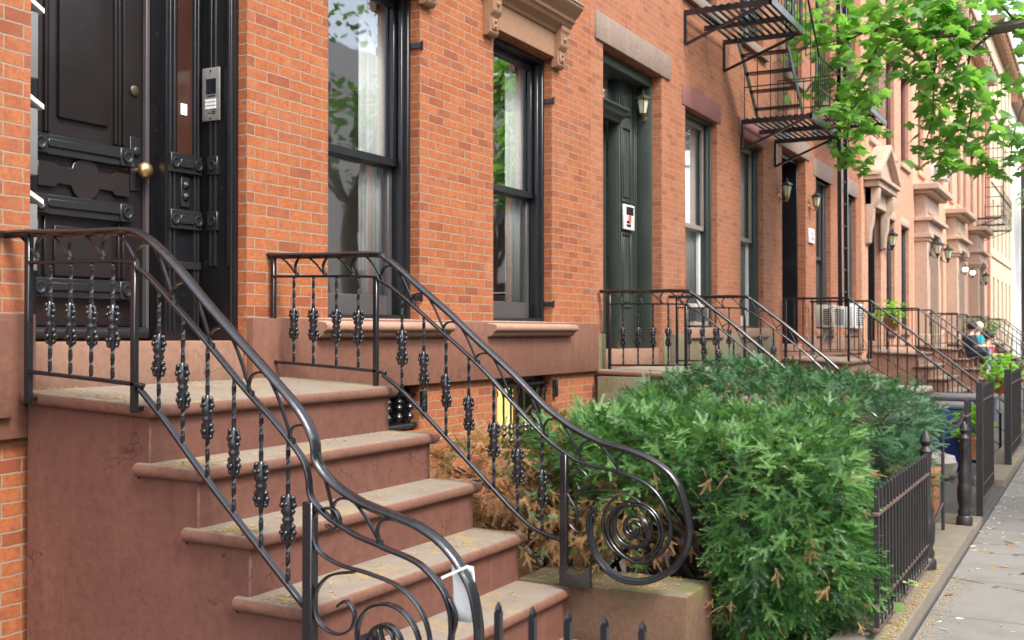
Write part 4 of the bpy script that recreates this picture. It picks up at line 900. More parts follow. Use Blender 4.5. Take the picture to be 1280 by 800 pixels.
# ------------------------------------------------------------------ wall lanterns
def lantern(label, at, s=1.0, arm=(0, 1, 0), mats=('brassdark', 'lampglass', 'brassdark'), grp='wall lanterns', globe=False):
    """at = centre of the glass; arm = direction to the wall (length .12*s)"""
    t = thing('wall_lantern', label, 'lantern', grp); x, y, z = at
    if globe:
        MB().lathe([(.03*s, -.10*s), (.09*s, -.07*s), (.115*s, 0), (.09*s, .08*s), (.03*s, .11*s)], at, 12).build('globe', 'lit', t)
    else:
        MB().lathe([(.055*s, -.13*s), (.10*s, .09*s), (.098*s, .09*s), (.053*s, -.128*s)], at, 6, smooth=False).build('glass', mats[1], t)
        f = MB()
        for k in range(6):
            a = 2*PI*(k+.5)/6; f.tube([(x+.056*s*math.cos(a), y+.056*s*math.sin(a), z-.13*s), (x+.102*s*math.cos(a), y+.102*s*math.sin(a), z+.09*s)], .006*s, 4)
        f.build('cage', mats[0], t)
        MB().lathe([(.012*s, -.06*s), (.018*s, -.035*s), (.024*s, -.02*s), (.027*s, .02*s), (.012*s, .09*s), (.006*s, .10*s)], (x, y, z-.05*s), 8).build('candle', 'white', t)
    MB().lathe([(.125*s, .085*s), (.13*s, .10*s), (.10*s, .13*s), (.05*s, .165*s), (.03*s, .175*s), (.03*s, .19*s), (.018*s, .2*s), (.022*s, .215*s), (.008*s, .24*s), (.002*s, .27*s)], at, 6 if not globe else 12, smooth=globe).build('cap', mats[0], t)
    MB().lathe([(.005*s, -.25*s), (.014*s, -.23*s), (.02*s, -.20*s), (.04*s, -.165*s), (.06*s, -.13*s), (.06*s, -.12*s)], at, 8).build('finial', mats[2], t)
    A = Vector(arm); w = Vector(at)+A*(.17*s)
    m = MB(); m.tube(crom([(x, y, z-.19*s), tuple(Vector(at)+A*(.06*s)+Vector((0, 0, -.22*s))), tuple(Vector(at)+A*(.13*s)+Vector((0, 0, -.17*s))), tuple(w+Vector((0, 0, -.12*s)))], 4), .011*s, 6)
    m.build('arm', mats[2], t)
    ax = 'y' if abs(A.y) > .5 else 'x'; sg = 1 if (A.y+A.x) > 0 else -1
    MB().lathe([(.02*s, -.03*s*sg), (.05*s, -.02*s*sg), (.06*s, -.006*s*sg), (.06*s, 0)], w+Vector((0, 0, -.12*s)), 12, ax).build('back_plate', mats[2], t)
    return t
lantern('brass hexagonal lantern on the green door reveal', (10.71, 4.15, 3.86), .66, (1, 0, 0))
lantern('black lantern on a brass plate left of the open black doorway', (15.52, D-.115, 3.52), .68, (0, 1, 0), ('iron', 'lampglass', 'brass'))
lantern('black lantern on a brass plate right of the open black doorway, above the number plaque', (17.32, D-.115, 3.56), .68, (0, 1, 0), ('iron', 'lampglass', 'brass'))
lantern('black lantern on a bracket right of the pediment door', (24.0, D-.16, 3.45), .95, (0, 1, 0), ('iron', 'lampglass', 'iron'))
for x, lb, gl in ((28.42, 'round pale lantern on the left pilaster of the salmon porch', False), (30.45, 'round pale lantern on the right pilaster of the salmon porch', False),
                  (34.5, 'lit globe on the left of the pink porch', True), (36.55, 'lit globe on the right of the pink porch', True), (40.8, 'dark lantern on the farthest porch', False)):
    lantern(lb, (x, D-.49, 3.55 if x < 33 else 3.35), 1.0 if not gl else .7, (0, 1, 0), ('ironold', 'lampglass', 'ironold'), globe=gl)
pq = thing('house_number_plaque', 'small cream house number plaque under the right lantern', 'plaque')
MB().box(17.26, 17.58, D-.03, D-.001, 2.92, 3.14).build('plate', 'paper', pq, bevel=.004)
nm = MB(); yy = D-.034
nm.box(17.33, 17.36, yy, yy+.006, 2.96, 3.10)
for zc in (2.995, 3.065): nm.lathe([(.022, 0), (.036, 0), (.036, .006), (.022, .006)], (17.46, yy, zc), 14, 'y')
nm.build('numerals', 'screen', pq)
# ------------------------------------------------------------------ air conditioners and pots at windows
def aircon(label, x0, x1, z0, z1, mat='acgrey', pr=.38):
    t = thing('air_conditioner', label, 'air conditioner', 'window air conditioners')
    MB().box(x0, x1, D-pr, D+.2, z0, z1).build('case', mat, t, bevel=.012)
    g = MB(); n = 8
    for i in range(n): z = z0+.05+(z1-z0-.1)*i/n; g.box(x0+.06, x1-.06, D-pr-.006, D-pr+.002, z, z+.018); g.box(x0-.005, x0+.003, D-pr+.06, D-.08, z, z+.018)
    g.build('grille', 'acdark', t)
    b = MB(); b.prism([(D-.002, z0-.3), (D-pr+.05, z0-.002), (D-.002, z0-.002)], x0+.1, x0+.12, 'x'); b.build('bracket', 'acgrey', t)
aircon('grey louvred air conditioner in the window right of the number plaque', 17.95, 18.75, 1.62, 1.98, 'acgrey', .24)
aircon('white sided air conditioner in the second window from the open black doorway', 20.1, 20.9, 1.62, 2.05, 'white', .16)
aircon('small white air conditioner in the window right of the green door', 11.70, 12.2, 1.62, 1.86, 'acgrey', .06)
aircon('white air conditioner in an upper window of the salmon house', 31.1, 31.8, 5.55, 6.0, 'white')

# ------------------------------------------------------------------ fire escapes
def fe_platform(t, x0, x1, y0, z, nsl=11):
    m = MB()
    for i in range(nsl): y = y0+.03+i*(D-.05-y0)/nsl; m.box(x0, x1, y, y+.035, z, z+.012)
    for x in (x0, (x0+x1)/2, x1): m.box(x-.012, x+.012, y0, D, z-.06, z-.002)
    m.box(x0-.012, x1+.012, y0-.012, y0+.02, z-.06, z+.02)
    m.build('platform', 'iron', t)
    for x in (x0, x1):
        b = MB(); b.bar((x, D-.015, z-.06), (x, D-.015, z-.38), .03, .03); b.bar((x, D-.02, z-.37), (x, y0+.1, z-.06), .028, .028); b.build('bracket', 'iron', t)
def fe_rail(t, pts, z, h=.86, sp=.115, end=True):
    m = MB()
    for a, b in zip(pts[:-1], pts[1:]):
        for hh in (h, h*.5): MB().bar((a[0], a[1], z+hh), (b[0], b[1], z+hh), .02, .012).build('rail', 'iron', t)
    for a, b in zip(pts[:-1], pts[1:]):
        L = math.dist(a, b); n = max(1, int(L/sp))
        for i in range(n+1):
            x = a[0]+(b[0]-a[0])*i/n; y = a[1]+(b[1]-a[1])*i/n
            MB().tube([(x, y, z), (x, y, z+h)], .007, 4).build('baluster', 'iron', t)
fe = thing('fire_escape', 'black iron fire escape with stepped slatted platforms and drop ladder on the green door house', 'fire escape')
fe_platform(fe, 11.55, 12.95, 3.05, 5.03); fe_platform(fe, 13.68, 15.3, 3.12, 4.2)
fe_rail(fe, [(11.55, 3.06), (12.95, 3.06)], 5.03)
fe_rail(fe, [(13.68, 3.95), (13.68, 3.13)], 4.2, .8, .14); fe_rail(fe, [(14.1, 3.13), (15.3, 3.13)], 4.2, .8)
fe_rail(fe, [(15.3, 3.13), (15.3, 3.95)], 4.2, .8)
for y in (3.24, 3.80): MB().bar((12.9, y, 5.0), (13.75, y, 4.2), .012, .09).build('stringer', 'iron', fe)
for i in range(4): MB().box(13.02+i*.19, 13.02+i*.19+.15, 3.25, 3.79, 4.84-i*.18, 4.855-i*.18).build('step', 'iron', fe)
MB().bar((12.95, 3.08, 5.86), (14.1, 3.12, 4.98), .022, .022).build('handrail', 'iron', fe)
m = MB()
for i in range(4): x = 13.05+i*.25; m.tube([(x, 3.1, 5.0-.77*i*.25), (x, 3.1, 5.8-.77*i*.25)], .007, 4)
m.build('baluster', 'iron', fe)
lad = MB()
for x in (15.42, 15.82): lad.bar((x, 3.14, 1.9), (x-.10, 3.14, 7.6), .045, .055)
lad.build('ladder_stile', 'iron', fe)
lad = MB()
for i in range(18): z = 2.1+i*.3; dx = -.1*(z-1.9)/5.7; lad.tube([(15.42+dx, 3.14, z), (15.82+dx, 3.14, z)], .011, 5)
lad.build('ladder_rung', 'greyframe', fe)
for y in (3.2, 3.75): MB().bar((13.0, y, 5.06), (13.6, y, 7.4), .02, .09).build('stringer', 'iron', fe)
fb = thing('fire_escape', 'small slatted iron balcony seen beyond the drop ladder, mostly behind maple leaves', 'fire escape')
fe_platform(fb, 17.6, 19.1, 3.15, 5.0); fe_rail(fb, [(17.6, 3.16), (19.1, 3.16)], 5.0)
ff = thing('fire_escape', 'rusty far fire escape with barred ladder on the farthest salmon house', 'fire escape')
fe_platform(ff, 40.2, 45.5, 3.0, 5.35); fe_rail(ff, [(40.2, 3.0), (45.5, 3.0)], 5.35, 1.0, .25)
fe_rail(ff, [(45.5, 3.0), (45.5, 3.95)], 5.35, 1.0, .2)
m = MB()
for y in (3.15, 3.75): m.bar((43.5, y, 5.4), (43.7, y, 9.5), .04, .04)
for i in range(11): m.bar((43.5+i*.017, 3.15, 5.7+i*.35), (43.5+i*.017, 3.75, 5.7+i*.35), .03, .03)
m.build('ladder', 'rustrail', ff)

# ------------------------------------------------------------------ foliage (numpy instancing)
def tri_mesh(name, mat, V, Fc, rnd, parent=None):
    me = bpy.data.meshes.new(name); nv, nf = len(V), len(Fc)
    me.vertices.add(nv); me.vertices.foreach_set('co', V.astype(np.float32).ravel())
    me.loops.add(nf*3); me.loops.foreach_set('vertex_index', Fc.astype(np.int32).ravel())
    me.polygons.add(nf); me.polygons.foreach_set('loop_start', np.arange(0, nf*3, 3, dtype=np.int32)); me.polygons.foreach_set('loop_total', np.full(nf, 3, np.int32))
    me.update(calc_edges=True); me.validate()
    a = me.attributes.new('rnd', 'FLOAT', 'POINT'); a.data.foreach_set('value', rnd.astype(np.float32))
    me.materials.append(M[mat]); o = bpy.data.objects.new(name, me); COL.objects.link(o)
    if parent: o.parent = parent
    return o
def instance(tv, tf, P, Z, Xd, S, rnd, jit=.1):
    """place template (local x=forward, z=up) at P with forward Xd, up-hint Z, scale S"""
    Xd = Xd/np.linalg.norm(Xd, axis=1, keepdims=True); Y = np.cross(Z, Xd); Y /= np.linalg.norm(Y, axis=1, keepdims=True)+1e-9; Zn = np.cross(Xd, Y)
    Rm = np.stack([Xd, Y, Zn], 2)
    V = np.einsum('nij,vj->nvi', Rm, tv)*S[:, None, None]+P[:, None, :]
    n, k = len(P), len(tv)
    Fc = tf[None]+(np.arange(n)*k)[:, None, None]
    r = np.clip(np.repeat(rnd, k)+rng.normal(0, jit, n*k)*0, 0, 1)
    return V.reshape(-1, 3), Fc.reshape(-1, 3), r
def spray_template(n=12, L=1.0, nl=.19):
    """a yew twig: needles in two flat ranks plus side shoots"""
    V, Fc = [], []
    def twig(p0, ang, ln, k, s):
        ca, sa = math.cos(ang), math.sin(ang)
        for i in range(k):
            t = (i+.6)/k*ln; x, y = p0[0]+ca*t, p0[1]+sa*t; zz = -.18*(x**2)
            for sd in (-1, 1):
                a = ang+sd*(.95-.35*i/k); l = s*(1-.45*abs(i/k-.35)); w = s*.16
                b = len(V); V.extend([(x-w*math.cos(ang), y-w*math.sin(ang), zz), (x+w*math.cos(ang), y+w*math.sin(ang), zz), (x+l*math.cos(a), y+l*math.sin(a), zz+.03-.05*random.random())]); Fc.append((b, b+1, b+2))
        b = len(V); x, y = p0[0]+ca*ln, p0[1]+sa*ln; zz = -.18*x*x
        V.extend([(x-.03*sa, y+.03*ca, zz), (x+.03*sa, y-.03*ca, zz), (x+s*.7*ca, y+s*.7*sa, zz)]); Fc.append((b, b+1, b+2))
    twig((0, 0), 0, L, n, nl); twig((.25, 0), .75, .48*L, n//2, nl*.85); twig((.38, 0), -.75, .45*L, n//2, nl*.85)
    return np.array(V), np.array(Fc)
SPR = spray_template()
def twig_template(n=16, s=.11):
    V, Fc = [], []
    for i in range(n):
        t = (i+.5)/n; zz = -.35*t*t
        for sd in (-1, 1):
            a = sd*(1.1-.3*t); l = s*(1.2-.6*t); b = len(V)
            V.extend([(t-.03, 0, zz), (t+.03, 0, zz), (t+l*math.cos(a), l*math.sin(a), zz+random.uniform(-.06, .04))]); Fc.append((b, b+1, b+2))
    return np.array(V), np.array(Fc)
TWG = twig_template()
def bush_points(c, h, n, p=3.2, shell=.32, keep=None, lump=.10):
    out = []; nrm = []
    ph = rng.uniform(0, 6.28, (6,)); 
    while len(out) < n:
        d = rng.normal(size=3); d /= np.linalg.norm(d)
        r = (np.sum(np.abs(d)**p))**(-1/p)
        q = d*r
        l = 1+lump*(math.sin(5.2*q[0]+ph[0]+2*q[2])+math.sin(6.5*q[1]+ph[1])+math.sin(7*q[2]+ph[2]+3*q[0]))*.6
        dep = rng.random()**1.7*shell
        pt = np.array(c)+q*np.array(h)*l*(1-dep)
        if keep is not None and not keep(pt): continue
        g = np.sign(q)*np.abs(q)**(p-1)/np.array(h); g /= np.linalg.norm(g)
        out.append(pt); nrm.append(g)
    return np.array(out), np.array(nrm)
def bush_sprays(name, mat, parent, P, N, size=(.085, .15), flat_=.55, droop=.1, rmean=.5, rsd=.2, tmpl=None):
    tmpl = tmpl or SPR
    n = len(P)
    X = N*.8+rng.normal(0, .55, (n, 3)); X[:, 2] = X[:, 2]*.6-droop+.22*(N[:, 2] > .6)
    Z = np.tile(np.array([0, 0, 1.]), (n, 1))*flat_+N*(1-flat_)+rng.normal(0, .3, (n, 3))
    S = rng.uniform(size[0], size[1], n)
    # clump-wise tone: lit tips put in as paler colour, shaded gaps as darker
    ph = rng.uniform(0, 6, 3); cl = np.sin(P[:, 0]*7+ph[0])*np.sin(P[:, 1]*8+ph[1])*np.sin(P[:, 2]*9+ph[2])
    rnd = np.clip(rmean+.22*cl+rng.normal(0, rsd, n), 0, 1)
    V, Fc, r = instance(tmpl[0], tmpl[1], P, Z, X, S, rnd)
    return tri_mesh(name, mat, V, Fc, r, parent)
def branches(parent, c, h, n, base, mat='twig', r0=.02):
    m = MB()
    for i in range(n):
        d = rng.normal(size=3); d[2] = abs(d[2])*.8+.1; d /= np.linalg.norm(d)
        e = np.array(c)+d*np.array(h)*rng.uniform(.6, .95); b = np.array(base)+rng.normal(0, .1, 3)*np.array([1, 1, .2])
        md = (b+e)/2+rng.normal(0, .08, 3)
        pts = crom([tuple(b), tuple(md), tuple(e)], 4); k = len(pts); m.tube(pts, [r0*(1-.75*i_/k) for i_ in range(k)], 5)
    return m.build('branch', mat, parent)
# hedge 1
hg1 = thing('yew_bush', 'near green yew bush with some browned sprigs, behind the spiked fence', 'bush', 'yew bushes')
c1, hh1 = (5.72, 1.86, .57), (.64, .86, .55)
def keep1(p):
    x, y, z = p
    if z < .05: return False
    if y > 1.66 and z < .72 - .25*max(0, x-5.6): return False
    if x > 5.68 and y < 1.14: return False
    if x > 6.2 and y < 1.2: return False
    if x > 6.3 and z < .4: return False
    return True
P, N = bush_points(c1, hh1, 7000, 3.6, .36, keep1, .11)
bush_sprays('foliage', 'yew', hg1, P, N, (.065, .135), rmean=.45, rsd=.30)
P, N = bush_points((5.80, 1.9, .6), (.5, .8, .52), 900, 3, .5, keep1)
bush_sprays('foliage', 'yew2', hg1, P, N, rmean=.25)  # inner sprays coloured darker for shade inside the bush
# brown twigs on it
P, N = bush_points(c1, (.64, .87, .56), 330, 3.4, .16, lambda p: keep1(p) and p[2] < 1.0 and rng.random() < (.25+.75*(math.sin(p[1]*9)*math.sin(p[2]*8) > .3)))
bush_sprays('dead_sprig', 'dead', hg1, P[::3], N[::3], (.05, .10), droop=.45, tmpl=TWG)
bush_sprays('dead_sprig', 'dead', hg1, P[1::2], N[1::2], (.05, .10), droop=.3)
branches(hg1, c1, hh1, 46, (5.85, 1.9, .1), r0=.022)
for b in ((5.75, 1.75), (5.9, 2.1), (5.7, 1.3)): MB().tube(crom([(b[0], b[1], 0), (b[0]+.05, b[1]-.04, .25), (b[0]-.06, b[1]+.05, .55)], 4), [.05-.0025*i for i in range(9)], 7).build('stem', 'twig', hg1)
# dead part between the near stoop and the bush
hd_ = thing('yew_bush', 'browned dead yew branches behind the right railing of the near stoop', 'bush')
P, N = bush_points((5.28, 2.95, .60), (.36, .62, .40), 1700, 2.6, .7, lambda p: p[2] > .12 and p[0] > 4.86 and math.sin(p[1]*11)*math.sin(p[2]*10+p[0]*6) < .45, .15)
bush_sprays('dead_foliage', 'dead', hd_, P, N, (.08, .15), droop=.55, rmean=.5, rsd=.25)
P, N = bush_points((5.25, 2.2, .62), (.30, .40, .26), 330, 2.6, .7, lambda p: p[0] > 4.83, .15)
bush_sprays('dead_foliage', 'dead', hd_, P, N, (.07, .12), droop=.5, rmean=.45, rsd=.25)
P, N = bush_points((5.58, 2.25, .96), (.4, .5, .16), 800, 2.6, .8, lambda p: p[0] > 4.95, .12)
bush_sprays('green_foliage', 'yew', hd_, P, N, rmean=.5)
P, N = bush_points((4.98, 2.02, .56), (.10, .12, .16), 26, 2.2, .8)
bush_sprays('green_sprig', 'yew', hd_, P, N, (.07, .11), rmean=.7)
P, N = bush_points((5.2, 2.75, .66), (.34, .6, .3), 230, 2.6, .6, lambda p: p[0] > 4.88, .15)
bush_sprays('green_foliage', 'yew2', hd_, P, N, (.07, .12), rmean=.55)
branches(hd_, (5.35, 2.7, .55), (.45, .8, .5), 40, (5.6, 2.5, .08), r0=.016)
# hedge 2
hg2 = thing('yew_bush', 'darker bluish yew bush behind the near one', 'bush', 'yew bushes')
c2, hh2 = (7.95, 2.12, .62), (.95, 1.16, .64)
P, N = bush_points(c2, hh2, 7000, 3.0, .3, lambda p: p[2] > .05 and not (p[2] < .88 and p[1] < 1.10), .09)
bush_sprays('foliage', 'yew2', hg2, P, N, (.08, .14), rmean=.5)
branches(hg2, c2, hh2, 26, (8.0, 2.1, .08), r0=.022)
for b in ((7.9, 2.0), (8.15, 2.3)): MB().tube(crom([(b[0], b[1], 0), (b[0]+.05, b[1]-.04, .3), (b[0]-.06, b[1]+.05, .7)], 4), [.05-.0025*i for i in range(9)], 7).build('stem', 'twig', hg2)

# ---- maple
def maple_template():
    half = [(0, 0), (.12, -.02), (.30, .03), (.22, .14), (.46, .26), (.50, .34), (.38, .40), (.42, .52), (.28, .50), (.16, .56), (.20, .72), (.10, .76), (0, 1.0)]
    pts = half+[(-x, y) for x, y in half[-2:0:-1]]
    V = [(y-.0, x, -.22*abs(x)-.15*(y-.4)**2) for x, y in pts]+[(.36, 0, .02)]
    n = len(pts); return np.array(V), np.array([(i, (i+1) % n, n) for i in range(n)])
MAP = maple_template()
def simple_leaf():
    V = [(0, 0, 0), (.35, .32, -.06), (.7, .24, -.1), (1, 0, -.1), (.7, -.24, -.1), (.35, -.32, -.06)]
    return np.array(V, float), np.array([(0, 1, 2), (0, 2, 3), (0, 3, 4), (0, 4, 5)])
SLF = simple_leaf()
def leaves(name, mat, parent, P, size, tmpl, droop=.5, rmean=.5, rsd=.22):
    n = len(P); az = rng.uniform(0, 2*PI, n)
    X = np.stack([np.cos(az), np.sin(az), rng.normal(-droop, .3, n)], 1); Z = np.stack([rng.normal(0, .45, n), rng.normal(0, .45, n), np.ones(n)], 1)
    V, Fc, r = instance(tmpl[0], tmpl[1], P, Z, X, rng.uniform(size[0], size[1], n), np.clip(rng.normal(rmean, rsd, n), 0, 1))
    return tri_mesh(name, mat, V, Fc, r, parent)
def blob(c, r, n):
    d = rng.normal(size=(n, 3)); d /= np.linalg.norm(d, axis=1, keepdims=True)
    return np.array(c)+d*(rng.random((n, 1))**.45)*np.array(r if hasattr(r, '__len__') else (r, r, r))
def tree(label, base, top, limbs, crown, leaf, mat, size, group, extra=None, r0=.16):
    t = thing('street_tree', label, 'tree', group)
    m = MB(); b = Vector(base); tp = Vector(top)
    m.tube(crom([tuple(b), tuple(b.lerp(tp, .4)+Vector((.06, .04, 0))), tuple(tp)], 5), [r0*1.25-(r0*.6)*i/10 for i in range(11)], 10)
    m.build('trunk', 'bark', t)
    lm = MB()
    for pts, r in limbs:
        q = crom(pts, 5); k = len(q); lm.tube(q, [r*(1-.8*i/k) for i in range(k)], 6)
    lm.build('limb', 'bark', t)
    leaves('crown', mat, t, crown, size, leaf)
    return t
def crown_pts(c, r, nb, per, br=(.5, .9)):
    out = []
    for i in range(nb):
        d = rng.normal(size=3); d /= np.linalg.norm(d); q = np.array(c)+d*np.array(r)*rng.uniform(.45, 1)
        out.append(blob(q, rng.uniform(*br)*np.array([1, 1, .6]), per))
    return np.concatenate(out)
def at(u, v, dep):
    r_ = Vector((math.sin(al), -math.cos(al), 0)); up = Vector((-math.cos(al)*math.sin(pit), -math.sin(al)*math.sin(pit), math.cos(pit)))
    return Vector((0, 0, H))+(fw+r_*((u-640)/F)+up*((400-v)/F))*dep
def at(u, v, dep):
    r_ = Vector((math.sin(al), -math.cos(al), 0)); up = Vector((-math.cos(al)*math.sin(pit), -math.sin(al)*math.sin(pit), math.cos(pit)))
    return Vector((0, 0, H))+(fw+r_*((u-640)/F)+up*((400-v)/F))*dep
# leaf clumps of the low bough that hangs over the pavement, beside and beyond the fire escape
cl = []
def far_(u): return 12.6 if u > 1130 else 12.6+(1130-u)/45*1.35 if u > 1040 else 15.4
for u, v, r, n in ((1030, 30, .26, 64), (1075, 20, .30, 90), (1130, 12, .32, 110), (1190, 8, .30, 95), (1050, 75, .24, 60), (1095, 65, .28, 90), (1150, 55, .28, 90), (1200, 50, .20, 46),
        (1045, 120, .19, 40), (1080, 112, .2, 50), (1062, 150, .16, 34), (1086, 160, .12, 20), (1062, 188, .14, 26), (1075, 203, .09, 12), (1045, 182, .08, 8),
        (1170, 100, .26, 66), (1212, 110, .22, 46), (1180, 145, .24, 56), (1222, 160, .22, 46), (1162, 188, .14, 20), (1195, 192, .2, 36), (1228, 200, .11, 14), (1135, 203, .04, 3),
        (1268, 165, .15, 22), (1275, 195, .15, 24), (1255, 212, .06, 5), (1277, 95, .15, 20), (1260, 8, .18, 26), (1277, 50, .13, 14), (1000, 40, .16, 24), (1015, 60, .14, 18), (975, 72, .13, 14), (950, 110, .08, 7), (1000, 15, .12, 12),
        (955, 85, .09, 7), (1010, 105, .12, 12), (960, 112, .07, 5), (985, 120, .06, 4)):
    dd_ = far_(u); q = dd_/8.2
    cl.append(blob(tuple(at(u, v, dd_)), (r*q, r*q, r*q*.85), int(n*.85)))
for u, v, r, n in ((1050, 128, .07, 7), (1065, 140, .06, 5), (1040, 138, .05, 4)): cl.append(blob(tuple(at(u, v, 11.4)), (r*1.5, r*1.5, .04), n))
cl = np.concatenate(cl); cl = cl[cl[:, 1] < 3.86]
A = lambda u, v, d=None: tuple(at(u, v, d or far_(u)))
tb, tt_ = (14.9, -2.5, -.05), (14.8, -2.4, 3.6)
bough = [tt_, (14.5, -.9, 4.7), A(1330, 26), A(1250, 35), A(1190, 41), A(1150, 42), A(1085, 38), A(1040, 60)]
lim = [(bough, .10), ([A(1250, 36), A(1212, 70), A(1215, 130), A(1205, 190)], .02), ([A(1175, 40), A(1168, 90), A(1165, 150), A(1150, 195)], .018), ([A(1110, 38), A(1075, 100), A(1060, 160), A(1065, 205)], .018),
       ([A(1330, 28), A(1300, 90), A(1272, 150), A(1262, 205)], .02), ([A(1275, 32), A(1255, 10), A(1235, -20)], .02), ([A(1060, 48), A(1010, 60), A(965, 80)], .012)]
for k in range(7): lim.append(([tt_, (14.8+1.1*math.cos(k), -2.4+.9*math.sin(k), 4.8), (14.8+2.2*math.cos(k), -2.5+1.6*math.sin(k), 6.2)], .05))
tr = tree('bright green street tree whose low leafy bough hangs beside the fire escape', tb, tt_, lim, cl, MAP, 'maple', (.14, .23), 'street trees')
leaves('crown', 'foliage', tr, crown_pts((14.6, -2.5, 6.2), (2.6, 2.0, 2.2), 26, 45), (.14, .2), SLF)
for x, lb in ((20.6, 'street tree at the kerb beyond the leafy bough, mirrored in the windows'), (10.6, 'street tree at the kerb opposite the green door, mirrored in the windows')):
    cr = crown_pts((x, -3.2, 5.6), (2.3, 1.8, 2.4), 44, 60)
    ll = [([(x, -3.0, 2.6), (x+1.0*math.cos(k), -3.1+.8*math.sin(k), 4.2), (x+1.9*math.cos(k), -3.2+1.5*math.sin(k), 5.8)], .05) for k in range(7)]
    tree(lb, (x, -2.8, -.05), (x, -3.0, 4), ll, cr, SLF, 'foliage', (.13, .2), 'street trees')
for x, y, lb in ((38, -1.6, 'pale far tree over the pavement near the cream block'), (64, 1.2, 'hazy tree at the far end of the street')):
    cr = crown_pts((x, y, 9.0), (3.2, 2.6, 3.0), 40, 60, (.6, 1.1))
    tree(lb, (x, y-.5, -.05), (x, y-.4, 6.4), [([(x, y-.4, 6), (x+1.5*math.cos(k), y+1.2*math.sin(k), 8.2)], .06) for k in range(7)], cr, SLF, 'palegreen', (.2, .32), 'street trees')

# ------------------------------------------------------------------ opposite side (seen in the glass)
ho = thing('row_house', 'brownstone houses across the street, coloured white for sunlight, mirrored in the windows', 'house')
opsO = [(x, x+1.1, c, c+2.1) for x in np.arange(-8, 60, 2.3) for c in (1.8, 5.2, 8.4)]
mb = MB(); YO = -16
xs = sorted({-12., 64., *[float(o[0]) for o in opsO], *[float(o[1]) for o in opsO]}); zs = sorted({-.2, 12., *[float(o[2]) for o in opsO], *[float(o[3]) for o in opsO]})
for i in range(len(xs)-1):
    for j in range(len(zs)-1):
        cx, cz = (xs[i]+xs[i+1])/2, (zs[j]+zs[j+1])/2; y = YO-.25 if any(o[0] < cx < o[1] and o[2] < cz < o[3] for o in opsO) else YO
        mb.add([(xs[i], y, zs[j]), (xs[i+1], y, zs[j]), (xs[i+1], y, zs[j+1]), (xs[i], y, zs[j+1])], [(3, 2, 1, 0)])
mb.box(-12, 64, YO-8, YO-.3, -.2, 12); mb.build('wall', 'whitewall', ho)  # white colour stands for sunlight on these brownstone fronts
m = MB()
for o in opsO: m.box(o[0]+.06, o[1]-.06, YO-.24, YO-.2, o[2]+.06, o[3]-.06)
m.build('window', 'blackframe', ho)

# ------------------------------------------------------------------ things in the areaways
pt = thing('planter', 'terracotta square planter behind the cast newel', 'planter')
MB().prism([(9.95-.17, .03), (9.95+.17, .03), (9.95+.2, .36), (9.95-.2, .36)], 1.24, 1.6).build('pot', 'terracotta', pt, bevel=.015); MB().box(9.73, 10.17, 1.22, 1.62, .361, .40).build('rim', 'terracotta', pt, bevel=.012)
def bin_(label, x, y, w, h, mat, lid, cat='bin'):
    t = thing('wheeled_bin', label, cat, 'bins in the areaways'); a = w/2
    m = MB(); m.add([(x-a*.8, y-a*.8, .03), (x+a*.8, y-a*.8, .03), (x+a*.8, y+a*.8, .03), (x-a*.8, y+a*.8, .03), (x-a, y-a, h), (x+a, y-a, h), (x+a, y+a, h), (x-a, y+a, h)], [(0, 3, 2, 1), (4, 5, 6, 7), (0, 1, 5, 4), (1, 2, 6, 5), (2, 3, 7, 6), (3, 0, 4, 7)])
    m.build('body', mat, t, bevel=.02)
    MB().box(x-a-.02, x+a+.02, y-a-.02, y+a+.02, h+.002, h+.06).build('lid', lid, t, bevel=.02)
bin_('dark green bin behind the terracotta planter', 10.6, 1.62, .5, .74, 'binGreen', 'binGrey')
bin_('grey bin with pale lid below the straight railed stoop', 12.3, 1.9, .55, .92, 'binGrey', 'acgrey')
bin_('blue recycling bin behind the taller iron gate', 14.4, 1.5, .7, .74, 'binBlue', 'binGrey')
bin_('second blue bin with white lid, nearer the stoop', 13.4, 1.6, .55, .70, 'binBlue', 'binGrey')
def crumple(name, label, cat, c, r, mat, seed):
    m = MB(); rr = random.Random(seed); n = 14; mm_ = 8; vs = []
    for i in range(mm_+1):
        th = PI*i/mm_
        for k in range(n):
            a = 2*PI*k/n; q = 1+rr.uniform(-.2, .2); vs.append((c[0]+r[0]*q*math.sin(th)*math.cos(a), c[1]+r[1]*q*math.sin(th)*math.sin(a), max(.03, c[2]+r[2]*q*math.cos(th))))
    m.add(vs, [(i*n+k, i*n+(k+1) % n, (i+1)*n+(k+1) % n, (i+1)*n+k) for i in range(mm_) for k in range(n)], True)
    return tag(m.build(name, mat), label, cat)
crumple('plastic_bag', 'crumpled blue plastic bag under the near yew bush', 'bag', (6.1, 2.15, .22), (.3, .28, .22), 'bagBlue', 3)
crumple('plastic_bag', 'crumpled red plastic bag at the foot of the right railing', 'bag', (5.2, 2.62, .15), (.12, .14, .13), 'bagRed', 5)
crumple('plastic_bag', 'pale plastic bag lying by the far bins', 'bag', (12.2, 1.5, .16), (.2, .18, .15), 'acgrey', 8)
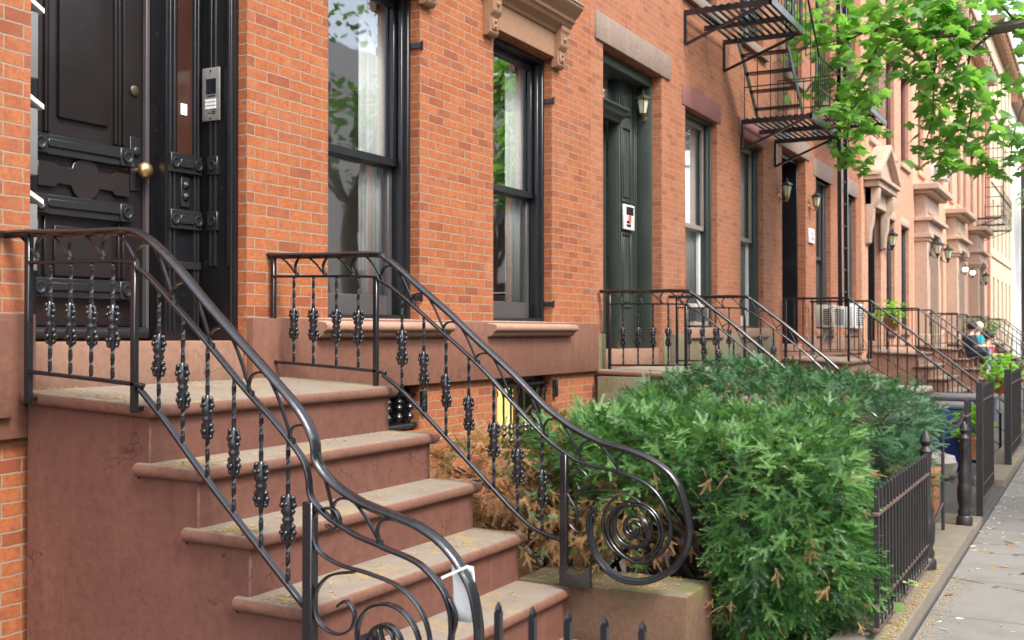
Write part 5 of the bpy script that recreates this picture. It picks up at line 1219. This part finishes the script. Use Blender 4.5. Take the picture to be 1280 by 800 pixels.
# white tag tied on the near handrail
tg = thing('paper_tag', 'torn white card tied to the scroll of the left railing with a white strip', 'tag')
m = MB(); n = 10; vs = []
for j in range(9):
    for i in range(n+1):
        u = i/n; w = j/8; c_ = .012*(1-(2*u-1)**6) if j == 0 else 0
        vs.append((3.112+.010*math.sin(u*PI)+.003*math.sin(w*5+u*4), (1.925-.082*u)*kx-.006*math.sin(w*3), .63+.170*w-c_-0))
m.add(vs, [(j*(n+1)+i, j*(n+1)+i+1, (j+1)*(n+1)+i+1, (j+1)*(n+1)+i) for j in range(8) for i in range(n)], True)
o = m.build('card', 'paper', tg); md = o.modifiers.new('s', 'SOLIDIFY'); md.thickness = .003
MB().bar((3.07, 1.938*kx, .763), (3.073, 1.84*kx, .809), .004, .009).build('tie', 'white', tg)
# potted plants
def plant(label, c, r, n, mat='potgreen', pot=True, size=(.08, .16)):
    t = thing('potted_plant', label, 'plant', 'plants by the stoops')
    if pot: MB().lathe([(.10, 0), (.14, .22), (.155, .22), (.155, .26), (.13, .26)], (c[0], c[1], c[2]-.42*r[2]-.26), 12).build('pot', 'terracotta', t)
    leaves('foliage', mat, t, blob(c, r, n), size, SLF, .2)
    m = MB()
    for k in range(6): a = k; m.tube([(c[0], c[1], c[2]-r[2]), (c[0]+r[0]*.6*math.cos(a), c[1]+r[1]*.6*math.sin(a), c[2]+r[2]*.4)], .006, 5)
    m.build('stem', 'twig', t)
plant('yellow green potted plant on the stoop under the pediment', (22.35, 3.6, 1.93), (.32, .3, .25), 130)
plant('bright green shrub in the areaway past the straight railing', (19.6, 1.45, .95), (.4, .35, .3), 220, pot=True)
plant('dark leafy plant on the far stoop landing', (36.0, 3.2, 1.75), (.5, .5, .3), 160, 'foliage')
plant('small green plant at the farthest stoop', (41.5, 1.8, 1.3), (.4, .4, .35), 130)
plant('lime green plant behind the taller iron gate', (13.0, 1.25, .55), (.2, .2, .25), 90)
vp = thing('hosta_plant', 'variegated leaves poking through the spiked fence', 'plant')
leaves('foliage', 'varieg', vp, np.array([(6.25, .93, .24), (6.28, .92, .22), (5.85, .93, .20), (6.22, .91, .21)]), (.07, .11), SLF, .1, .6, .3)
for x in (6.25, 5.85): MB().tube([(x, 1.1, .03), (x, .98, .16), (x, .93, .23)], .005, 5).build('stem', 'yew', vp)

# ------------------------------------------------------------------ litter
def scatter(name, mat, label, P, size, kind='stuff'):
    P = np.array(P); n = len(P); az = rng.uniform(0, 6.28, n)
    X = np.stack([np.cos(az), np.sin(az), rng.normal(0, .12, n)], 1); Z = np.stack([rng.normal(0, .25, n), rng.normal(0, .25, n), np.ones(n)], 1)
    V, Fc, r = instance(SLF[0]*np.array([1, .45, 1]), SLF[1], P, Z, X, rng.uniform(size[0], size[1], n), rng.random(n))
    o = tri_mesh(name, mat, V, Fc, r); tag(o, label, None, None, kind); return o
pp = []
for k in range(5):
    z, y = 1.27-.23*k, 3.22-.25*k; ym = .75 if k == 0 else .22
    for i in range(420):   # drifts at the left ends and the back of each tread
        x = 3.15+abs(rng.normal(0, .10)) if i < 230 else rng.uniform(3.15, 4.8); yy = y+(rng.uniform(.03, ym) if i < 230 else ym-abs(rng.normal(0, .09))*(1 if k else 3))
        yy = min(max(yy, y+.03), y+ym); pp.append((x, yy, z+.006+(yy-y)*(.05 if k == 0 else .012)))
for i in range(420): pp.append((rng.uniform(3.0, 4.75), rng.uniform(1.6, 1.95), .121))
for i in range(600): pp.append((rng.uniform(4.82, 5.14), min(2.4, rng.uniform(1.75, 2.45)), .373))
for i in range(1500): pp.append((rng.uniform(5.2, 7.3), .885+abs(rng.normal(0, .03)), .106) if i < 900 else (rng.uniform(5.0, 7.6), .845-abs(rng.normal(0, .05)), .006))
scatter('fallen_catkins', 'catkin', 'yellow brown fallen catkins on the treads and kerb', pp, (.008, .022))
pp = []
for i in range(230): pp.append((rng.uniform(4, 30), .8-abs(rng.normal(0, .3)), .006))
for i in range(240): pp.append((rng.uniform(8.5, 22), .83-abs(rng.normal(0, .07)), .006))
for i in range(60): pp.append((rng.uniform(10, 30), .75-abs(rng.normal(0, .15)), .007))
scatter('fallen_petals', 'petal', 'pale fallen bits scattered over the sidewalk', pp, (.02, .07))
for i, (x, y, s) in enumerate(((8.2, .62, .09), (7.55, .60, .10), (8.0, .72, .14))):
    pass
scatter('fallen_leaves', 'dead', 'brown curled leaves on the sidewalk slabs', [(8.9, .60, .012), (8.88, .58, .014), (8.05, .63, .012), (8.07, .65, .014), (8.5, .72, .008), (8.55, .70, .008), (7.0, .84, .01)], (.08, .13))
scatter('fallen_leaf', 'yew', 'single green leaf lying on the sidewalk', [(7.95, .43, .012), (7.97, .44, .014)], (.12, .16))

# ------------------------------------------------------------------ people on the far stoop
def person(label, hip, top_mat, leg_mat, hair_mat, face=-1, lean=.05, reach=.2):
    """seated figure; hip = point on the tread; looks towards the street (-Y)"""
    x, y, z = hip; me = bpy.data.meshes.new('person'); f = face
    J = {'pel': (x, y, z+.12, .15), 'chest': (x, y-.06-lean, z+.42, .16), 'neck': (x, y-.09-lean, z+.60, .06), 'head': (x, y-.13-lean, z+.72, .095), 'crown': (x, y-.12-lean, z+.82, .085)}
    for s, n in ((-1, 'l'), (1, 'r')):
        J['sh'+n] = (x+s*.17, y-.08-lean, z+.52, .065); J['el'+n] = (x+s*.23, y-.16-lean, z+.28, .048); J['wr'+n] = (x+s*.12, y-.38-lean, z+.27, .036); J['hd'+n] = (x+s*.08, y-.46-lean, z+.26, .042)
        J['hi'+n] = (x+s*.09, y-.05, z+.10, .095); J['kn'+n] = (x+s*.13, y-.45, z+.14, .07); J['an'+n] = (x+s*.12, y-.42, z-.30, .045); J['ft'+n] = (x+s*.13, y-.58, z-.36, .045)
    K = list(J); E = [('pel', 'chest'), ('chest', 'neck'), ('neck', 'head'), ('head', 'crown')]
    for n in 'lr': E += [('chest', 'sh'+n), ('sh'+n, 'el'+n), ('el'+n, 'wr'+n), ('wr'+n, 'hd'+n), ('pel', 'hi'+n), ('hi'+n, 'kn'+n), ('kn'+n, 'an'+n), ('an'+n, 'ft'+n)]
    me.from_pydata([J[k][:3] for k in K], [(K.index(a), K.index(b)) for a, b in E], [])
    o = bpy.data.objects.new('person', me); COL.objects.link(o); tag(o, label, 'person', 'people on the far stoop')
    md = o.modifiers.new('Skin', 'SKIN')
    for i, k in enumerate(K): me.skin_vertices[0].data[i].radius = (J[k][3],)*2
    me.skin_vertices[0].data[0].use_root = True
    o.modifiers.new('S', 'SUBSURF').levels = 1; o.modifiers['S'].render_levels = 2
    me.materials.append(M['skin'])
    h = J['head']; MB().ball((h[0], h[1]+.025, h[2]+.045), .115, 12, (1, 1, 1.05)).build('hair', hair_mat, o)
    c = MB(); c.lathe([(.17, 0), (.19, .05), (.17, .2), (.19, .36), (.14, .47), (.075, .5)], (x, y-.05-lean, z+.08), 12)
    for s, n in ((-1, 'l'), (1, 'r')): c.tube([J['sh'+n][:3], J['el'+n][:3]], [.082, .066], 8)
    c.build('shirt', top_mat, o)
    c = MB()
    for n in 'lr': c.tube([J['hi'+n][:3], J['kn'+n][:3], J['an'+n][:3]], [.11, .088, .07], 8)
    c.build('trousers', leg_mat, o)
    c = MB()
    for n in 'lr': a = J['ft'+n]; c.ball((a[0], a[1]+.06, a[2]-.01), .06, 8, (.8, 1.9, .7))
    c.build('shoes', 'white', o)
person('seated dark haired person in a navy top on the far stoop', (28.95, 2.95, .93), 'clothdark', 'clothdark', 'hairdark')
person('seated pale haired person in a teal top on the far stoop', (29.75, 2.95, .93), 'clothteal', 'denim', 'hairpale', lean=.12)
person('seated person in a red top, rightmost on the far stoop', (30.25, 2.70, .70), 'clothred', 'denim', 'hairdark')

# ------------------------------------------------------------------ light
w = bpy.data.worlds.new('World'); sc.world = w; w.use_nodes = True
nt = w.node_tree; bg = nt.nodes['Background']; sky = nt.nodes.new('ShaderNodeTexSky'); sky.sky_type = 'NISHITA'; sky.sun_disc = False
SE, AZ = 52, 248      # sun elevation; compass-like azimuth of the light source measured from +X towards +Y
sky.sun_elevation = R(SE); sky.sun_rotation = R(90-AZ); sky.air_density = 1.0; sky.dust_density = 3.0; sky.ozone_density = 1.0
bg.inputs['Strength'].default_value = .15; hsv = nt.nodes.new('ShaderNodeHueSaturation'); hsv.inputs['Saturation'].default_value = .45; nt.links.new(sky.outputs[0], hsv.inputs['Color']); nt.links.new(hsv.outputs[0], bg.inputs[0])
sn = bpy.data.lights.new('sun', 'SUN'); sn.energy = 1.0; sn.angle = R(14); sn.color = (1, .955, .88)
so = bpy.data.objects.new('sun', sn); COL.objects.link(so)
sd = Vector((math.cos(R(AZ))*math.cos(R(SE)), math.sin(R(AZ))*math.cos(R(SE)), math.sin(R(SE))))
so.rotation_euler = (-sd).to_track_quat('-Z', 'Y').to_euler(); so.location = (0, 0, 30)
vs_ = sc.view_settings; sc.display_settings.display_device = 'sRGB'; vs_.view_transform = 'Standard'; vs_.look = 'None'; vs_.gamma = 1; vs_.use_curve_mapping = False
vs_.exposure = 1.75
sc.cycles.max_bounces = 8; sc.cycles.transparent_max_bounces = 12; sc.cycles.use_denoising = True
sc.cycles.caustics_reflective = False; sc.cycles.caustics_refractive = False; sc.cycles.sample_clamp_indirect = 6
